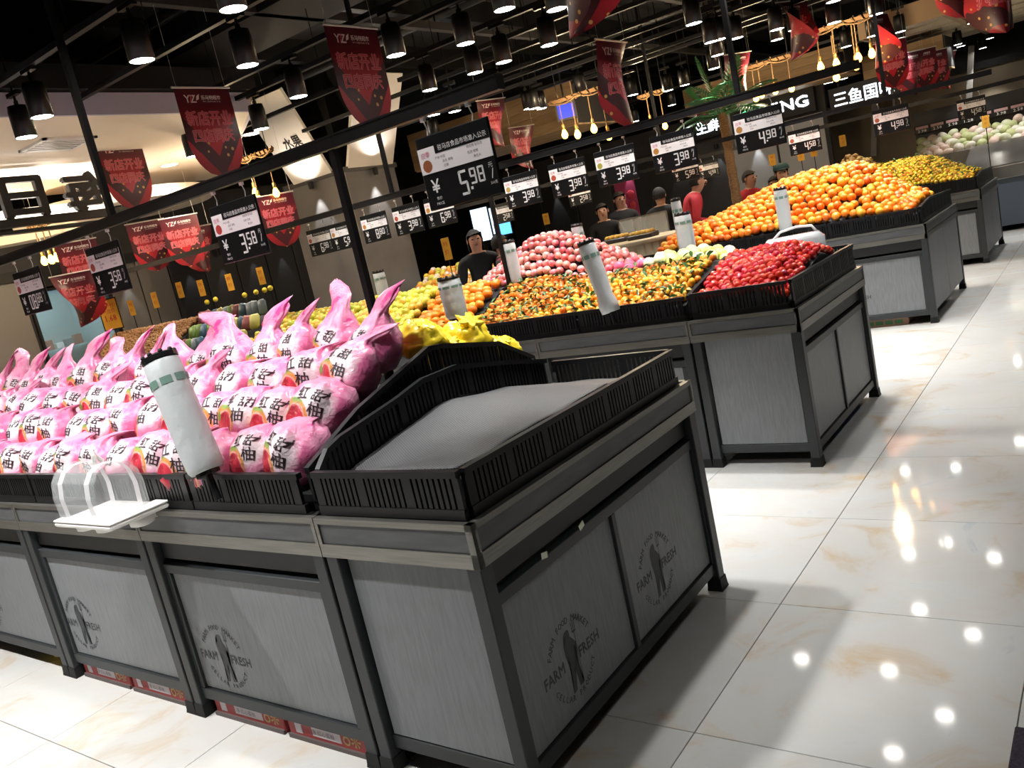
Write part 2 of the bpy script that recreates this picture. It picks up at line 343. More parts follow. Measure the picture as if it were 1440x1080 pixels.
# ------------------------------------------------------------------ display tables
M_STEEL = mat('brushed_steel', '7f7e79', .36, .75, col2='8f8d87', scale=6, stretch=(1, 1, 30))
M_INSET = mat('rim_laminate', '525456', .45, col2='5e6062', scale=5, stretch=(1, 1, 6))
M_PANEL = mat('grey_laminate', '74777a', .5, col2='7f8286', scale=16, stretch=(6, 6, .6), bump=.02)
M_FRAME = mat('charcoal_frame', '35383a', .45, .2)
M_FASC = mat('fascia_black', '232527', .5)
M_RUB = mat('black_rubber', '121314', .7)
M_INK = mat('emblem_ink', '424548', .6)
M_DECK = mat('deck_board', '1d1e1f', .7)
def emblem_mesh():
    mb = MB(); R = .118
    def arc(s, a0, a1, r, h, flip=False):
        n = len(s)
        for i, ch in enumerate(s):
            if ch == ' ': continue
            a = math.radians(a0 + (a1 - a0) * (i + .5) / n)
            text(mb, ch, r*math.cos(a), r*math.sin(a), h=h, rot=a - PI/2 + (PI if flip else 0), bold=.0006)
    arc('FARM FOOD MARKET', 158, 22, R, .019)
    arc('CELLAR PRODUCT', 205, 335, R, .017, True)
    text(mb, 'FARM', -.098, -.004, h=.034, w=.105, bold=.0012); text(mb, 'FRESH', .098, -.004, h=.034, w=.115, bold=.0012)
    # farmer with a fork
    body = [(-.012,.088), (.004,.09), (.01,.082), (.008,.066), (.016,.058), (.034,.036), (.03,.022), (.02,.028), (.018,.01), (.022,-.03), (.024,-.085), (.036,-.098), (.012,-.1), (.006,-.04), (.0,-.03), (-.006,-.1), (-.026,-.104), (-.018,-.09), (-.022,-.02), (-.03,.02), (-.03,.05), (-.016,.062), (-.014,.074), (-.022,.078)]
    bm = bmesh.new(); vs = [bm.verts.new((x, 0, z)) for x, z in body]; f = bm.faces.new(vs); bmesh.ops.triangulate(bm, faces=[f]); mb.addbm(bm)
    for a, b, c_, d in ((.034, .037, -.095, .07), (.026, .029, .07, .1), (.034, .037, .07, .104), (.042, .045, .07, .1), (.026, .045, .066, .072)):
        mb.add([(a, 0, c_), (b, 0, c_), (b, 0, d), (a, 0, d)], [(0,1,2,3)])
    return mb.mesh('emblem', M_INK)
EMB = emblem_mesh()
mb = MB(); mb.bbox(-.025, .025, -.025, .025, .045, .73, .003); LEG = mb.mesh('leg', M_FRAME)
mb = MB(); mb.add([(sx*s, sy*s, z) for s, z in ((.032, 0), (.03, .012), (.0275, .05)) for sx, sy in ((-1,-1), (1,-1), (1,1), (-1,1))],
    [(3,2,1,0), (8,9,10,11)] + [(i*4+k, i*4+(k+1) % 4, i*4+4+(k+1) % 4, i*4+4+k) for i in (0, 1) for k in range(4)]); FOOT = mb.mesh('foot', M_RUB)
def face(T, side, w, d, style, emb, panels):
    """dressing of one side; local frame u along the side seen left to right, facing -Y"""
    L = w if side in 'f' else d
    if side == 'f': M = Matrix.Translation((-w, 0, 0))
    else: M = Matrix.Rotation(PI/2, 4, 'Z')              # right end: u = y
    def bx(name, u0, u1, z0, z1, dep, th, m, parent=None, bev=.002):
        mb = MB(); mb.bbox(u0, u1, dep, dep + th, z0, z1, bev, 0, M); return mb.build(name, m, parent or T)
    # steel rim of four strips with an inlay
    mb = MB(); t = .022
    mb.box(0, L, 0, t, .832, .85, 0, M); mb.box(0, L, 0, t, .727, .768, 0, M); mb.box(0, .014, 0, t, .768, .832, 0, M); mb.box(L-.014, L, 0, t, .768, .832, 0, M)
    mb.build('steel_rim', M_STEEL, T); bx('rim_inlay', .014, L-.014, .768, .832, .005, .012, M_INSET)
    a, b = .045, L - .045
    if style == 'plain':
        ps = [(a + .02, b - .02, .125, .726)]
        bx('bottom_rail', a, b, .075, .122, .03, .03, M_FRAME)
    elif style == 'fascia':
        bx('fascia', a, b, .645, .727, .035, .02, M_FASC)
        bx('door_top_bar', a, b, .592, .628, .02, .03, M_FRAME); bx('bottom_rail', a, b, .072, .118, .02, .03, M_FRAME)
        if panels == 2:
            bx('door_mullion', L/2 - .012, L/2 + .012, .118, .592, .02, .03, M_FRAME)
            ps = [(a + .012, L/2 - .012, .12, .59), (L/2 + .012, b - .012, .12, .59)]
        else: ps = [(a + .04, b - .04, .12, .59)]
        bx('door_stile', a, a + (.012 if panels == 2 else .04), .118, .592, .02, .03, M_FRAME); bx('door_stile', b - (.012 if panels == 2 else .04), b, .118, .592, .02, .03, M_FRAME)
    else:  # two tall doors
        ps = [(.01, L/2 - .004, .1, .724), (L/2 + .004, L - .01, .1, .724)]
    for i, (u0, u1, z0, z1) in enumerate(ps):
        dep = .032 if style != 'doors' else .012
        pn = bx('door_panel', u0, u1, z0, z1, dep, .014, M_PANEL)
        if emb and i < len(emb) and emb[i] is not None:
            e = put('emblem', EMB, pn); e.matrix_local = M @ Matrix.Translation((emb[i][0], dep - .0008, emb[i][1])); e['label'] = 'FARM FRESH farmer emblem printed in darker grey'
def table(x0, x1, y0, y1, label, front='fascia', end=None, emb=None, emb_end=None, grp=None):
    w, d = x1 - x0, y1 - y0
    T = empty('display_table', (x1, y0, 0), label=label, cat='display table', group=grp)
    for x, y in ((-.03, .03), (-w+.03, .03), (-.03, d-.03), (-w+.03, d-.03)):
        l = put('leg', LEG, T, (x, y, 0)); put('foot', FOOT, l)
    face(T, 'f', w, d, front, emb, 1)
    if end: face(T, 'r', w, d, end, emb_end, 2)
    mb = MB(); mb.box(-w+.003, -.022, .022, d-.003, .815, .846); mb.build('deck', M_DECK, T)
    mb = MB(); mb.box(-w+.003, -.003, d-.02, d, .727, .85); 
    if not end: mb.box(-.022, -.003, .022, d-.02, .727, .815)
    mb.box(-w+.003, -w+.022, .022, d-.02, .727, .815); mb.build('rear_rim', M_STEEL, T)
    mb = MB(); mb.box(-w+.05, -.05, d-.05, d-.035, .1, .72)
    mb.box(-w+.004, -w+.014, .05, d-.05, .1, .72)
    if not end: mb.box(-.014, -.004, .05, d-.05, .1, .72)
    mb.build('inner_board', M_DECK, T)
    return T
G1 = 'tables of the nearest row'
table(-.608, 0, 0, 1.383, 'nearest end table with the empty mesh tray on top', 'plain', 'fascia', None, [(.331, .285), (.915, .295)], G1)
table(-1.63, -.612, 0, 1.383, 'table in the nearest row under the pomelo bags, beside the empty end table', 'fascia', None, [(.265, .27)], None, G1)
table(-2.652, -1.634, 0, 1.383, 'table in the nearest row under the clear domed box', 'fascia', None, [(.22, .28)], None, G1)
table(-3.674, -2.656, 0, 1.383, 'leftmost visible table of the nearest row, cut by the picture edge', 'fascia', None, [(.25, .27)], None, G1)
table(-4.696, -3.678, 0, 1.383, 'table at the far left end of the pomelo row', 'fascia', None, [None], None, G1)
G2 = 'tables of the second row'
Y2, Y3, Y4 = 2.73, 6.26, 9.47
table(-.608, 0, Y2, Y2 + 1.36, 'end table under the small red tomatoes', 'plain', 'fascia', None, None, G2)
for k, nm in enumerate(('beside the tomato table', 'below the left half of the kumquats', 'below the large tangerines', 'below the yellow green pears', 'at the far left end of the second row')):
    table(-.612 - 1.02*(k+1) + .004, -.612 - 1.02*k, Y2, Y2 + 1.36, 'second row table ' + nm, 'fascia', None, [(.25, .27)], None, G2)
G3 = 'tables of the third row'
table(-1.02, 0, Y3, Y3 + 1.66, 'end table with two tall doors under the heap of oranges', 'fascia', 'doors', [(.35, .29)], None, G3)
table(-2.04, -1.024, Y3, Y3 + 1.66, 'third row table under the left part of the oranges', 'fascia', None, [(.25, .27)], None, G3)
table(-2.5, -2.044, Y3, Y3 + 1.66, 'narrow third row table at the left end of the oranges', 'fascia', None, [None], None, G3)
G4 = 'tables of the fourth row'
table(-1.0, .03, Y4, Y4 + 1.6, 'farthest end table under the yellow kumquats', 'fascia', 'doors', None, None, G4)
table(-2.02, -1.004, Y4, Y4 + 1.6, 'fourth row table left of the yellow kumquats end table', 'fascia', None, None, None, G4)

# ------------------------------------------------------------------ black slatted rails that edge the displays
M_PLAS = mat('black_plastic', '121316', .38)
def fence(pts, label, group, th=.014, pitch=.02, slat=.0125, grp=8):
    """pts: (x, y, z_bottom, z_top) along the rail"""
    o = Vector(pts[0][:3]); T = empty('slatted_rail', o, label=label, cat='rail', group=group)
    V = [(Vector(p[:3]) - o, Vector((p[0], p[1], p[3])) - o) for p in pts]
    tr, br, sl = MB(), MB(), MB(); acc = 0; cnt = 0
    for (b0, t0), (b1, t1) in zip(V, V[1:]):
        dxy = Vector((b1.x - b0.x, b1.y - b0.y, 0)); L = dxy.length; dxy.normalize(); nr = Vector((-dxy.y, dxy.x, 0)) * th/2
        def slab(mb, A, B, C, D, k=1):
            n = nr * k; mb.add([A - n, B - n, C - n, D - n, A + n, B + n, C + n, D + n], [(0,1,2,3), (7,6,5,4), (0,4,5,1), (1,5,6,2), (2,6,7,3), (3,7,4,0)])
        up = Vector((0, 0, 1))
        slab(tr, t0 - up*.018, t1 - up*.018, t1, t0, 1.5); slab(br, b0, b1, b1 + up*.028, b0 + up*.028, 1.2)
        s = 0
        while s + slat <= L + 1e-6:
            wd = .034 if cnt % grp == 0 else slat
            e = min(s + wd, L); f0, f1 = s/L, e/L
            slab(sl, b0.lerp(b1, f0) + up*.02, b0.lerp(b1, f1) + up*.02, t0.lerp(t1, f1) - up*.012, t0.lerp(t1, f0) - up*.012, .8)
            s += wd + (pitch - slat); cnt += 1
    tr.build('top_rail', M_PLAS, T); br.build('bottom_rail', M_PLAS, T); o = sl.build('slats', M_PLAS, T); o['kind'] = 'stuff'
    return T
GR = 'black slatted rails round the displays'
def straight(x0, y0, x1, y1, zb, zt): return [(x0, y0, zb, zt), (x1, y1, zb, zt)]
Z0, Z1 = .8525, .985
fence(straight(-.595, .032, -.03, .032, Z0, Z1), 'short front rail of the empty tray on the nearest end table', GR)
fence(straight(-.03, .05, -.03, 1.325, Z0, Z1), 'long side rail of the empty tray along the right aisle', GR)
fence(straight(-.045, 1.33, -.57, 1.33, Z0, Z1), 'rear rail of the empty tray', GR)
prof = [(.05, .985), (.1, 1.033), (.16, 1.052), (.43, 1.093), (.57, 1.122), (.757, 1.122), (1.08, 1.056), (1.31, 1.0)]
mesh_z = lambda y: [z0 + (z1-z0)*(y-a)/(b-a) for (a, z0), (b, z1) in zip(MZ, MZ[1:]) if a <= y <= b][0]
MZ = [(0, .88), (.06, .9), (.16, .94), (.38, .984), (.61, 1.016), (.69, 1.018), (.77, 1.008), (1.0, .965), (1.21, .916), (1.4, .88)]
fence([(-.592, y, max(Z0, mesh_z(y) - .03), z) for y, z in prof], 'arched dividing rail on the left of the empty tray', GR)
prof = [(.05, .99), (.3, 1.1), (.69, 1.211), (.76, 1.203), (1.09, 1.132), (1.3, 1.02)]
fence([(-.64, y, z - .135, z) for y, z in prof], 'arched dividing rail along the right end of the pomelo bags', GR)
for k in range(7):
    x1 = -.66 - .6*k
    fence(straight(x1 - .59, .032, x1, .032, Z0, .98), 'front rail below the pomelo bags, ' + ['first beside the empty tray', 'second from the empty tray', 'third from the empty tray', 'fourth from the empty tray', 'fifth from the empty tray', 'sixth from the empty tray', 'last at the far left'][k], GR)
# second row
fence(straight(-.58, Y2+.035, -.05, Y2+.035, Z0, .995), 'front rail of the red tomato tray', GR)
fence([(-.035, Y2+.05, Z0, .995), (-.035, Y2+1.0, Z0, 1.0), (-.035, Y2+1.3, Z0, 1.0)], 'side rail of the red tomato tray along the aisle', GR)
fence(straight(-.05, Y2+1.32, -.58, Y2+1.32, Z0, 1.0), 'rear rail of the red tomato tray', GR)
fence([(-.6, Y2+.05, .86, .985), (-.6, Y2+.4, .95, 1.06), (-.6, Y2+.68, 1.0, 1.11), (-.6, Y2+1.3, .86, .985)], 'dividing rail between tomatoes and kumquats', GR)
for k in range(7):
    x1 = -.62 - .7*k
    fence(straight(x1 - .69, Y2+.035, x1, Y2+.035, Z0, .985), 'second row front rail, ' + ['first left of the tomatoes', 'behind the leaning bag roll', 'below the left kumquats', 'below the large tangerines', 'below the first pears', 'below the last pears', 'at the far left'][k], GR)
# third and fourth rows
for (yy, xe, d, tg) in ((Y3, 0, 1.66, 'orange'), (Y4, .03, 1.6, 'yellow kumquat')):
    fence([(xe - .04, yy+.05, Z0, .99), (xe - .04, yy+.5, Z0, 1.03), (xe - .04, yy+d-.05, Z0, 1.0)], 'side rail of the %s display along the aisle' % tg, GR)
    for k in range(4 if yy == Y3 else 3):
        x1 = xe - .05 - .75*k
        fence(straight(x1 - .74, yy+.035, x1, yy+.035, Z0, .99), '%s display front rail, %s' % (tg, ['at its right corner', 'in its middle', 'towards its left', 'at its left end'][k]), GR)

# mesh mat over the empty slope
def ramp0(y, pts):
    for (a, p), (b, q) in zip(pts, pts[1:]):
        if y <= b: return p + (q-p)*max(0, y-a)/(b-a)
    return pts[-1][1]
def sm0(a, b, x): t = min(1, max(0, (x-a)/(b-a))); return t*t*(3-2*t)
def slope(x0, x1, prof, name, m, parent=None, th=.006, nx=10, wob=0, drape=False, **k):
    """arched board: prof = (y, z) list"""
    mb = MB(); n = len(prof)
    for j in range(nx + 1):
        x = x0 + (x1 - x0)*j/nx
        for (y, z) in prof:
            dz = wob * noise.noise(Vector((x*6, y*6, 3.1))) if wob else 0
            if drape: zr = ramp0(y, ((.05, .985), (.85, .985), (1.1, .94), (1.4, .88))); fx = (x - x0)/(x1 - x0); z = z + (zr - z)*sm0(.15, 1, fx); z = z + (max(z, .985) - z)*sm0(.22, .06, y)*sm0(0, .35, fx)
            mb.v.append((x, y, z + dz))
    c = len(mb.v); mb.v += [(x, y, z - th) for x, y, z in mb.v]
    for j in range(nx):
        for i in range(n - 1):
            a = j*n + i; mb.f.append((a, a+n, a+n+1, a+1)); mb.f.append((c+a, c+a+1, c+a+n+1, c+a+n))
    for i in range(n-1): mb.f += [(i, i+1, c+i+1, c+i), (nx*n+i+1, nx*n+i, c+nx*n+i, c+nx*n+i+1)]
    for j in range(nx): mb.f += [(j*n, c+j*n, c+(j+1)*n, (j+1)*n), (j*n+n-1, (j+1)*n+n-1, c+(j+1)*n+n-1, c+j*n+n-1)]
    mb.m = [0]*len(mb.f)
    return mb.build(name, m, parent, True, **k)
def net_material():
    m = bpy.data.materials.new('grey_net'); m.use_nodes = True; nt = m.node_tree; N = nt.nodes.new; L = nt.links.new; b = nt.nodes['Principled BSDF']
    b.inputs['Roughness'].default_value = .45
    tc = N('ShaderNodeTexCoord'); mp = N('ShaderNodeMapping'); mp.inputs['Rotation'].default_value = (0, 0, .6); L(tc.outputs['Object'], mp.inputs[0])
    w1 = N('ShaderNodeTexWave'); w1.inputs['Scale'].default_value = 48; w1.bands_direction = 'X'; w2 = N('ShaderNodeTexWave'); w2.inputs['Scale'].default_value = 48; w2.bands_direction = 'Y'
    L(mp.outputs[0], w1.inputs[0]); L(mp.outputs[0], w2.inputs[0])
    mu = N('ShaderNodeMath'); mu.operation = 'MAXIMUM'; L(w1.outputs['Fac'], mu.inputs[0]); L(w2.outputs['Fac'], mu.inputs[1])
    cr = N('ShaderNodeValToRGB'); e = cr.color_ramp.elements; e[0].position = .45; e[0].color = lin('1c1c1e'); e[1].position = .8; e[1].color = lin('616264')
    L(mu.outputs[0], cr.inputs[0]); L(cr.outputs[0], b.inputs['Base Color'])
    bp = N('ShaderNodeBump'); bp.inputs['Strength'].default_value = .4; bp.inputs['Distance'].default_value = .003; L(mu.outputs[0], bp.inputs['Height']); L(bp.outputs[0], b.inputs['Normal'])
    return m
ys = [.055 + 1.255*i/28 for i in range(29)]
NET = net_material()
MM = slope(-.575, -.05, [(y, mesh_z(y)) for y in ys], 'mesh_mat', NET, None, .004, 24, .010, True, label='grey net mat spread over the arched floor of the empty tray', cat='mat')
mb = MB(); mb.box(-.57, -.055, .046, .049, .862, .975); mb.build('front_lining', NET, MM)
mb = MB(); mb.box(-.049, -.046, .06, 1.1, .862, .972); mb.build('side_lining', NET, MM)
SB = mat('slope_board', '1a1a1c', .7)
slope(-.572, -.055, [(y, min(mesh_z(y), ramp0(y, ((.05, .985), (.85, .985), (1.1, .94), (1.4, .88)))) - .022) for y in ys[::2]], 'display_slope', SB, None, .01, 2, 0, label='black arched board under the net mat of the empty tray', cat='board')
slope(-4.69, -.66, [(.06, .88), (.3, .98), (.69, 1.09), (1.1, 1.0), (1.32, .9)], 'display_slope', SB, None, .012, 4, 0, label='black arched board under the heap of pomelo bags', cat='board')

# ------------------------------------------------------------------ ceiling spot lamps on tracks
M_LENS = mat('lamp_lens', 'ffffff', .4, emit=22, ecol='fffaf2')
mb = MB(); mb.lathe([(.0, .006), (.062, .006), (.0635, 0), (.067, 0), (.067, .16), (.06, .2), (.0, .2)], 20); HOUS = mb.mesh('housing', mat('lamp_black', '0b0b0c', .4), True)
mb = MB(); mb.lathe([(.0625, .003), (.0, .003)], 20, cap=False); LENS = mb.mesh('lens', M_LENS)
mb = MB(); mb.box(-.018, .018, -.006, .006, .2, .235); mb.tube([(0, 0, .2), (0, 0, .27)], .009, 8); STEM = mb.mesh('stem', mat('lamp_black'))
mb = MB(); mb.box(-.07, .07, -.016, .016, .265, .292); GEAR = mb.mesh('driver_box', mat('lamp_black'))
TRK = ((-.8, -5, 2.5), (1.28, -6, 1.8), (1.98, -6, 1), (3.38, -6, 1), (4.22, -7, 1), (4.78, -4, 1), (5.3, -6, 2), (6.04, -4, 1), (6.9, -6, 1), (7.62, -5, 1), (7.94, -4, 1), (11.34, -6, 1.5), (2.95, -5, 2.2), (8.6, .6, 2.2), (12.5, -4, 2), (6.4, -4, 1), (.25, -4, 1))  # includes tracks added to carry the extra fruit and sign lamps
def spot_lamp(x, y, z, e, label, group='ceiling spot lamps', big=True, light=True, s=1):
    near = [t for t in TRK if abs(t[0] - y) < .13 and t[1] < x < t[2]] if abs(z - 2.8) < .01 else []
    if near: y = near[0][0]
    T = empty('spot_lamp', (x, y, z), label=label, cat='lamp', group=group)
    T.scale = (s, s, 1)
    if not near:
        mb = MB(); mb.tube([(0, 0, .285), (0, 0, 4.1 - z)], .008, 6); mb.build('drop_rod', mat('lamp_black'), T)
    put('housing', HOUS, T); put('lens', LENS, T); put('stem', STEM, T); put('driver_box', GEAR, T)
    if light:
        ld = bpy.data.lights.new('beam', 'SPOT'); ld.energy = e; ld.spot_size = math.radians(120 if y < -.2 else 105 if x > .5 else 62 if abs(y - 1.45) < .01 else 78); ld.spot_blend = .7 if y < -.2 or x > .5 else .45; ld.shadow_soft_size = .045; ld.color = (1, .985, .965)
        lo = bpy.data.objects.new('beam', ld); COL.objects.link(lo); lo.parent = T; lo.location = (0, 0, -.005)
    return T
def nm(x, y):
    if y < -.2: return 'spot lamp on the track in front of the nearest row'
    if x > .5: return 'spot lamp on the track over the right aisle'
    if y < 2.5: return 'spot lamp over the nearest row'
    if y < 5.6: return 'spot lamp over the second row'
    if y < 9: return 'spot lamp over the third row'
    return 'spot lamp over the farthest row'
byn = {}
for L_ in sorted(LAMPS): byn.setdefault(nm(L_[0], L_[1]), []).append(L_)
for n_, ls in byn.items():
    for k, (x, y, z, e) in enumerate(ls): spot_lamp(x, y, z, e, n_ + ', ' + ORD[k] + ' from the left')
far = [(640,157), (744,153), (762,153), (818,130), (1093,56), (1036,54), (1012,56), (1190,66), (1118,42), (1266,45), (963,120), (945,148), (655,62)]
for k, (u, v) in enumerate(sorted(far)):
    p = at(u, v, z=2.85); spot_lamp(p.x, p.y, 2.85, 0, 'small distant spot lamp under the black ceiling, %s from the left' % ORD[k], 'distant spot lamps', light=False)
M_TRK = mat('track_black', '101012', .5)
for k, (y, x0, x1) in enumerate(TRK):
    T = empty('light_track', ((x0+x1)/2, y, 3.088), label='black lighting track, number %s counted from the front' % ['one','two','three','four','five','six','seven','eight','nine','ten','eleven','twelve','thirteen','fourteen','fifteen','sixteen','seventeen'][sorted(t[0] for t in TRK).index(y)], cat='track', group='lighting tracks')
    h = (x1-x0)/2
    mb = MB(); mb.box(-h, h, -.02, .02, 0, .012); mb.box(-h, h, -.02, -.014, .012, .036); mb.box(-h, h, .014, .02, .012, .036); mb.build('channel', M_TRK, T)
    for s in (-.8, -.3, .3, .8):
        mb = MB(); mb.tube([(s*h, 0, .03), (s*h, 0, 1.01)], .004, 6); mb.build('suspension_rod', M_TRK, T)
# ------------------------------------------------------------------ pomelos in printed bags
def bag_material():
    m = bpy.data.materials.new('printed_pink_film'); m.use_nodes = True; nt = m.node_tree; N = nt.nodes.new; L = nt.links.new; b = nt.nodes['Principled BSDF']
    b.inputs['Roughness'].default_value = .28
    tc = N('ShaderNodeTexCoord'); sp = N('ShaderNodeSeparateXYZ'); L(tc.outputs['Object'], sp.inputs[0])
    def math_(op, a, b_=None, clamp=False):
        n = N('ShaderNodeMath'); n.operation = op; n.use_clamp = clamp
        for i, s in enumerate((a, b_)):
            if s is None: continue
            if isinstance(s, (int, float)): n.inputs[i].default_value = s
            else: L(s, n.inputs[i])
        return n.outputs[0]
    def dist(cx, cz, sx=1, sz=1):
        dx = math_('MULTIPLY', math_('SUBTRACT', sp.outputs[0], cx), 1/sx); dz = math_('MULTIPLY', math_('SUBTRACT', sp.outputs[2], cz), 1/sz)
        return math_('SQRT', math_('ADD', math_('MULTIPLY', dx, dx), math_('MULTIPLY', dz, dz)))
    def ramp(f, a, b_):
        r = N('ShaderNodeMapRange'); r.inputs[1].default_value = a; r.inputs[2].default_value = b_; r.inputs[3].default_value = 0; r.inputs[4].default_value = 1; L(f, r.inputs[0]); return r.outputs[0]
    def mix(f, A, B):
        n = N('ShaderNodeMix'); n.data_type = 'RGBA'; L(f, n.inputs[0])
        for s, i in ((A, 6), (B, 7)):
            if isinstance(s, str): n.inputs[i].default_value = lin(s)
            else: L(s, n.inputs[i])
        return n.outputs[2]
    nz = N('ShaderNodeTexNoise'); nz.inputs['Scale'].default_value = 14; nz.inputs['Detail'].default_value = 3; L(tc.outputs['Object'], nz.inputs[0])
    front = math_('LESS_THAN', sp.outputs[1], -.005)
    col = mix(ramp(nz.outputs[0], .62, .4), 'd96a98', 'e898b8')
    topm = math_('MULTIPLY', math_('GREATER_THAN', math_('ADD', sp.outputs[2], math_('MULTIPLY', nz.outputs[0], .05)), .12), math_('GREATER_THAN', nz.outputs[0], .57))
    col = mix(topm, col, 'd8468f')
    white = math_('MULTIPLY', ramp(math_('ADD', dist(.01, .012, 1.15, .85), math_('MULTIPLY', math_('SUBTRACT', nz.outputs[0], .5), .06)), .074, .045), front)
    col = mix(white, col, 'efdde3')
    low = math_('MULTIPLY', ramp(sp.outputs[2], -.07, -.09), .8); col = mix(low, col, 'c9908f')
    d2 = dist(-.05, -.036, 1.3, 1.22)
    rind = math_('MULTIPLY', ramp(d2, .052, .049), front); col = mix(rind, col, mix(ramp(sp.outputs[0], -.055, -.075), mix(ramp(sp.outputs[2], .016, .004), '7f9a48', 'd98f4a'), 'c8783c'))
    d3 = dist(-.04, -.042, 1.2, 1.25)
    col = mix(math_('MULTIPLY', ramp(d3, .041, .039), front), col, 'e8a090'); col = mix(math_('MULTIPLY', ramp(d3, .037, .034), front), col, mix(ramp(nz.outputs[0], .55, .45), 'a01f30', 'c23544'))
    d4 = dist(-.03, .018, .35, 1.6); col = mix(math_('MULTIPLY', ramp(dist(-.075, -.005, .6, 1.4), .016, .014), front), col, '6d8f3f')
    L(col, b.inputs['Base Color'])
    bp = N('ShaderNodeBump'); bp.inputs['Strength'].default_value = .5; bp.inputs['Distance'].default_value = .01
    n2 = N('ShaderNodeTexNoise'); n2.inputs['Scale'].default_value = 38; n2.inputs['Detail'].default_value = 4; n2.inputs['Distortion'].default_value = 1.2; L(tc.outputs['Object'], n2.inputs[0]); L(n2.outputs[0], bp.inputs['Height']); L(bp.outputs[0], b.inputs['Normal'])
    return m
M_BAG = bag_material(); M_BRUSH = mat('brush_ink', '3a2a31', .5)
def bag_mesh(seed, tail, bend, mats=None, R=(.103, .09, .093), wr=.11, fan=1):
    rnd = random.Random(seed); n = 36; rings = []
    for i in range(13):
        t = -PI/2 + PI*.80*i/12
        rings.append((math.cos(t)**.8 if math.cos(t) > 0 else 0, math.cos(t), math.sin(t)*R[2], max(0, (i-6)/6)))
    prof = [(max(c, .02)*R[0], max(c, .02)*R[1], z, w) for c, _, z, w in rings]
    z0 = prof[-1][2]
    for k, (rx, ry, dz) in enumerate(((.052, .04, .02), (.04, .024, .04), (.05, .014, .065), (.058*fan, .01, .095), (.05*fan, .008, .125), (.012*fan, .005, .16))):
        prof.append((rx, ry, z0 + dz*tail, 1.2))
    vs = []; ph = [rnd.uniform(0, 6.28) for _ in range(4)]; fs = []
    for i, (rx, ry, z, wgt) in enumerate(prof):
        for j in range(n):
            a = 2*PI*j/n
            k = 1 + wr*wgt*(.55*math.sin(7*a + ph[0]) + .45*math.sin(11*a + ph[1] + i*.3))
            p = Vector((rx*math.cos(a)*k, ry*math.sin(a)*k, z))
            if i < 13: p *= 1 + .20*noise.noise(p*11 + Vector((seed*3.7, 0, 0))) - .16*abs(noise.noise(p*24 + Vector((seed, 5, 0)))) + .03*noise.noise(p*60) + .05*wgt*abs(math.sin(3*a + ph[2]))
            else: p.z += .018*noise.noise(Vector((a*1.3, seed, 2)))*(i-12)*.5
            if i > 12:
                s = (p.z - z0); p.x += bend[0]*s*s*6 + bend[0]*s*.3; p.y += bend[1]*s*s*6 + bend[1]*s*.3; p.z -= (abs(bend[0]) + abs(bend[1]))*s*s*2.2
            vs.append(p)
    m = len(prof)
    for i in range(m-1): fs += [(i*n+j, i*n+(j+1) % n, (i+1)*n+(j+1) % n, (i+1)*n+j) for j in range(n)]
    fs += [tuple(range(n))[::-1], tuple((m-1)*n + j for j in range(n))]
    mb = MB(); mb.add(vs, fs); return mb
def project_text(mb, items, off=.0016, bold=.0005):
    bm = bmesh.new(); vv = [bm.verts.new(v) for v in mb.v]
    for f in mb.f: bm.faces.new([vv[i] for i in f])
    tree = BVHTree.FromBMesh(bm); bm.free()
    t = MB()
    for ch, x, z, h, rot in items: text(t, ch, x, z, h=h, rot=rot, bold=bold)
    b2 = bmesh.new(); vv = [b2.verts.new(v) for v in t.v]
    for f in t.f:
        try: b2.faces.new([vv[i] for i in f])
        except ValueError: pass
    bmesh.ops.subdivide_edges(b2, edges=[e for e in b2.edges if e.calc_length() > .014], cuts=1); bmesh.ops.triangulate(b2, faces=b2.faces)
    for v in b2.verts:
        h = tree.ray_cast(Vector((v.co.x, -1, v.co.z)), Vector((0, 1, 0)))
        y = h[0].y if h[0] else -.02
        v.co.y = y - off + v.co.y
    out = MB(); out.addbm(b2); return out
CH = [('红', -.022, .042, .038, .1), ('甜', .036, .036, .035, -.12), ('柚', .03, -.01, .042, -.05)]
BAGS = []
for s, (tl, bd) in enumerate(((1.0, (.35, .2)), (1.3, (-.5, .25)), (.7, (.9, .1)), (.8, (1.5, .8)), (.75, (-1.2, 1.4)), (.7, (.4, 1.9)))):
    mb = bag_mesh(s + 1, tl, bd, fan=1.15 if s < 3 else .8); me = mb.mesh('pomelo_bag', M_BAG, True)
    tx = project_text(mb, [(c, x + random.uniform(-.008, .008), z + random.uniform(-.006, .006), h, r + random.uniform(-.15, .15)) for c, x, z, h, r in CH])
    tm = tx.mesh('printed_characters', M_BRUSH); BAGS.append((me, tm))
rnd = random.Random(5)
def pomelo(x, y, z, v, label, group, s=1, rz=None, tilt=-.4):
    if x > -.9 and v == 3: v = 4
    me, tm = BAGS[v]
    o = put('pomelo_bag', me, None, (x, y, z), (tilt + rnd.uniform(-.15, .15), rnd.uniform(-.18, .18), rnd.uniform(-.3, .3) if rz is None else rz), label=label, cat='bagged fruit', group=group)
    o.scale = (s,)*3; put('printed_characters', tm, o); return o
tiers = ((.145, .985, .198, -.80, 'front', 'pink pomelo bag in the lowest tier against the front rail', (3, 4, 5)),
         (.30, 1.085, .2, -.79, 'second', 'pink pomelo bag in the second tier from the front rail', (3, 4, 5)),
         (.455, 1.17, .205, -.81, 'third', 'pink pomelo bag in the third tier from the front rail', (2, 3, 4, 5)),
         (.615, 1.25, .207, -.79, 'top', 'pink pomelo bag with upright tail on top of the heap', (0, 1, 2, 0, 1)))
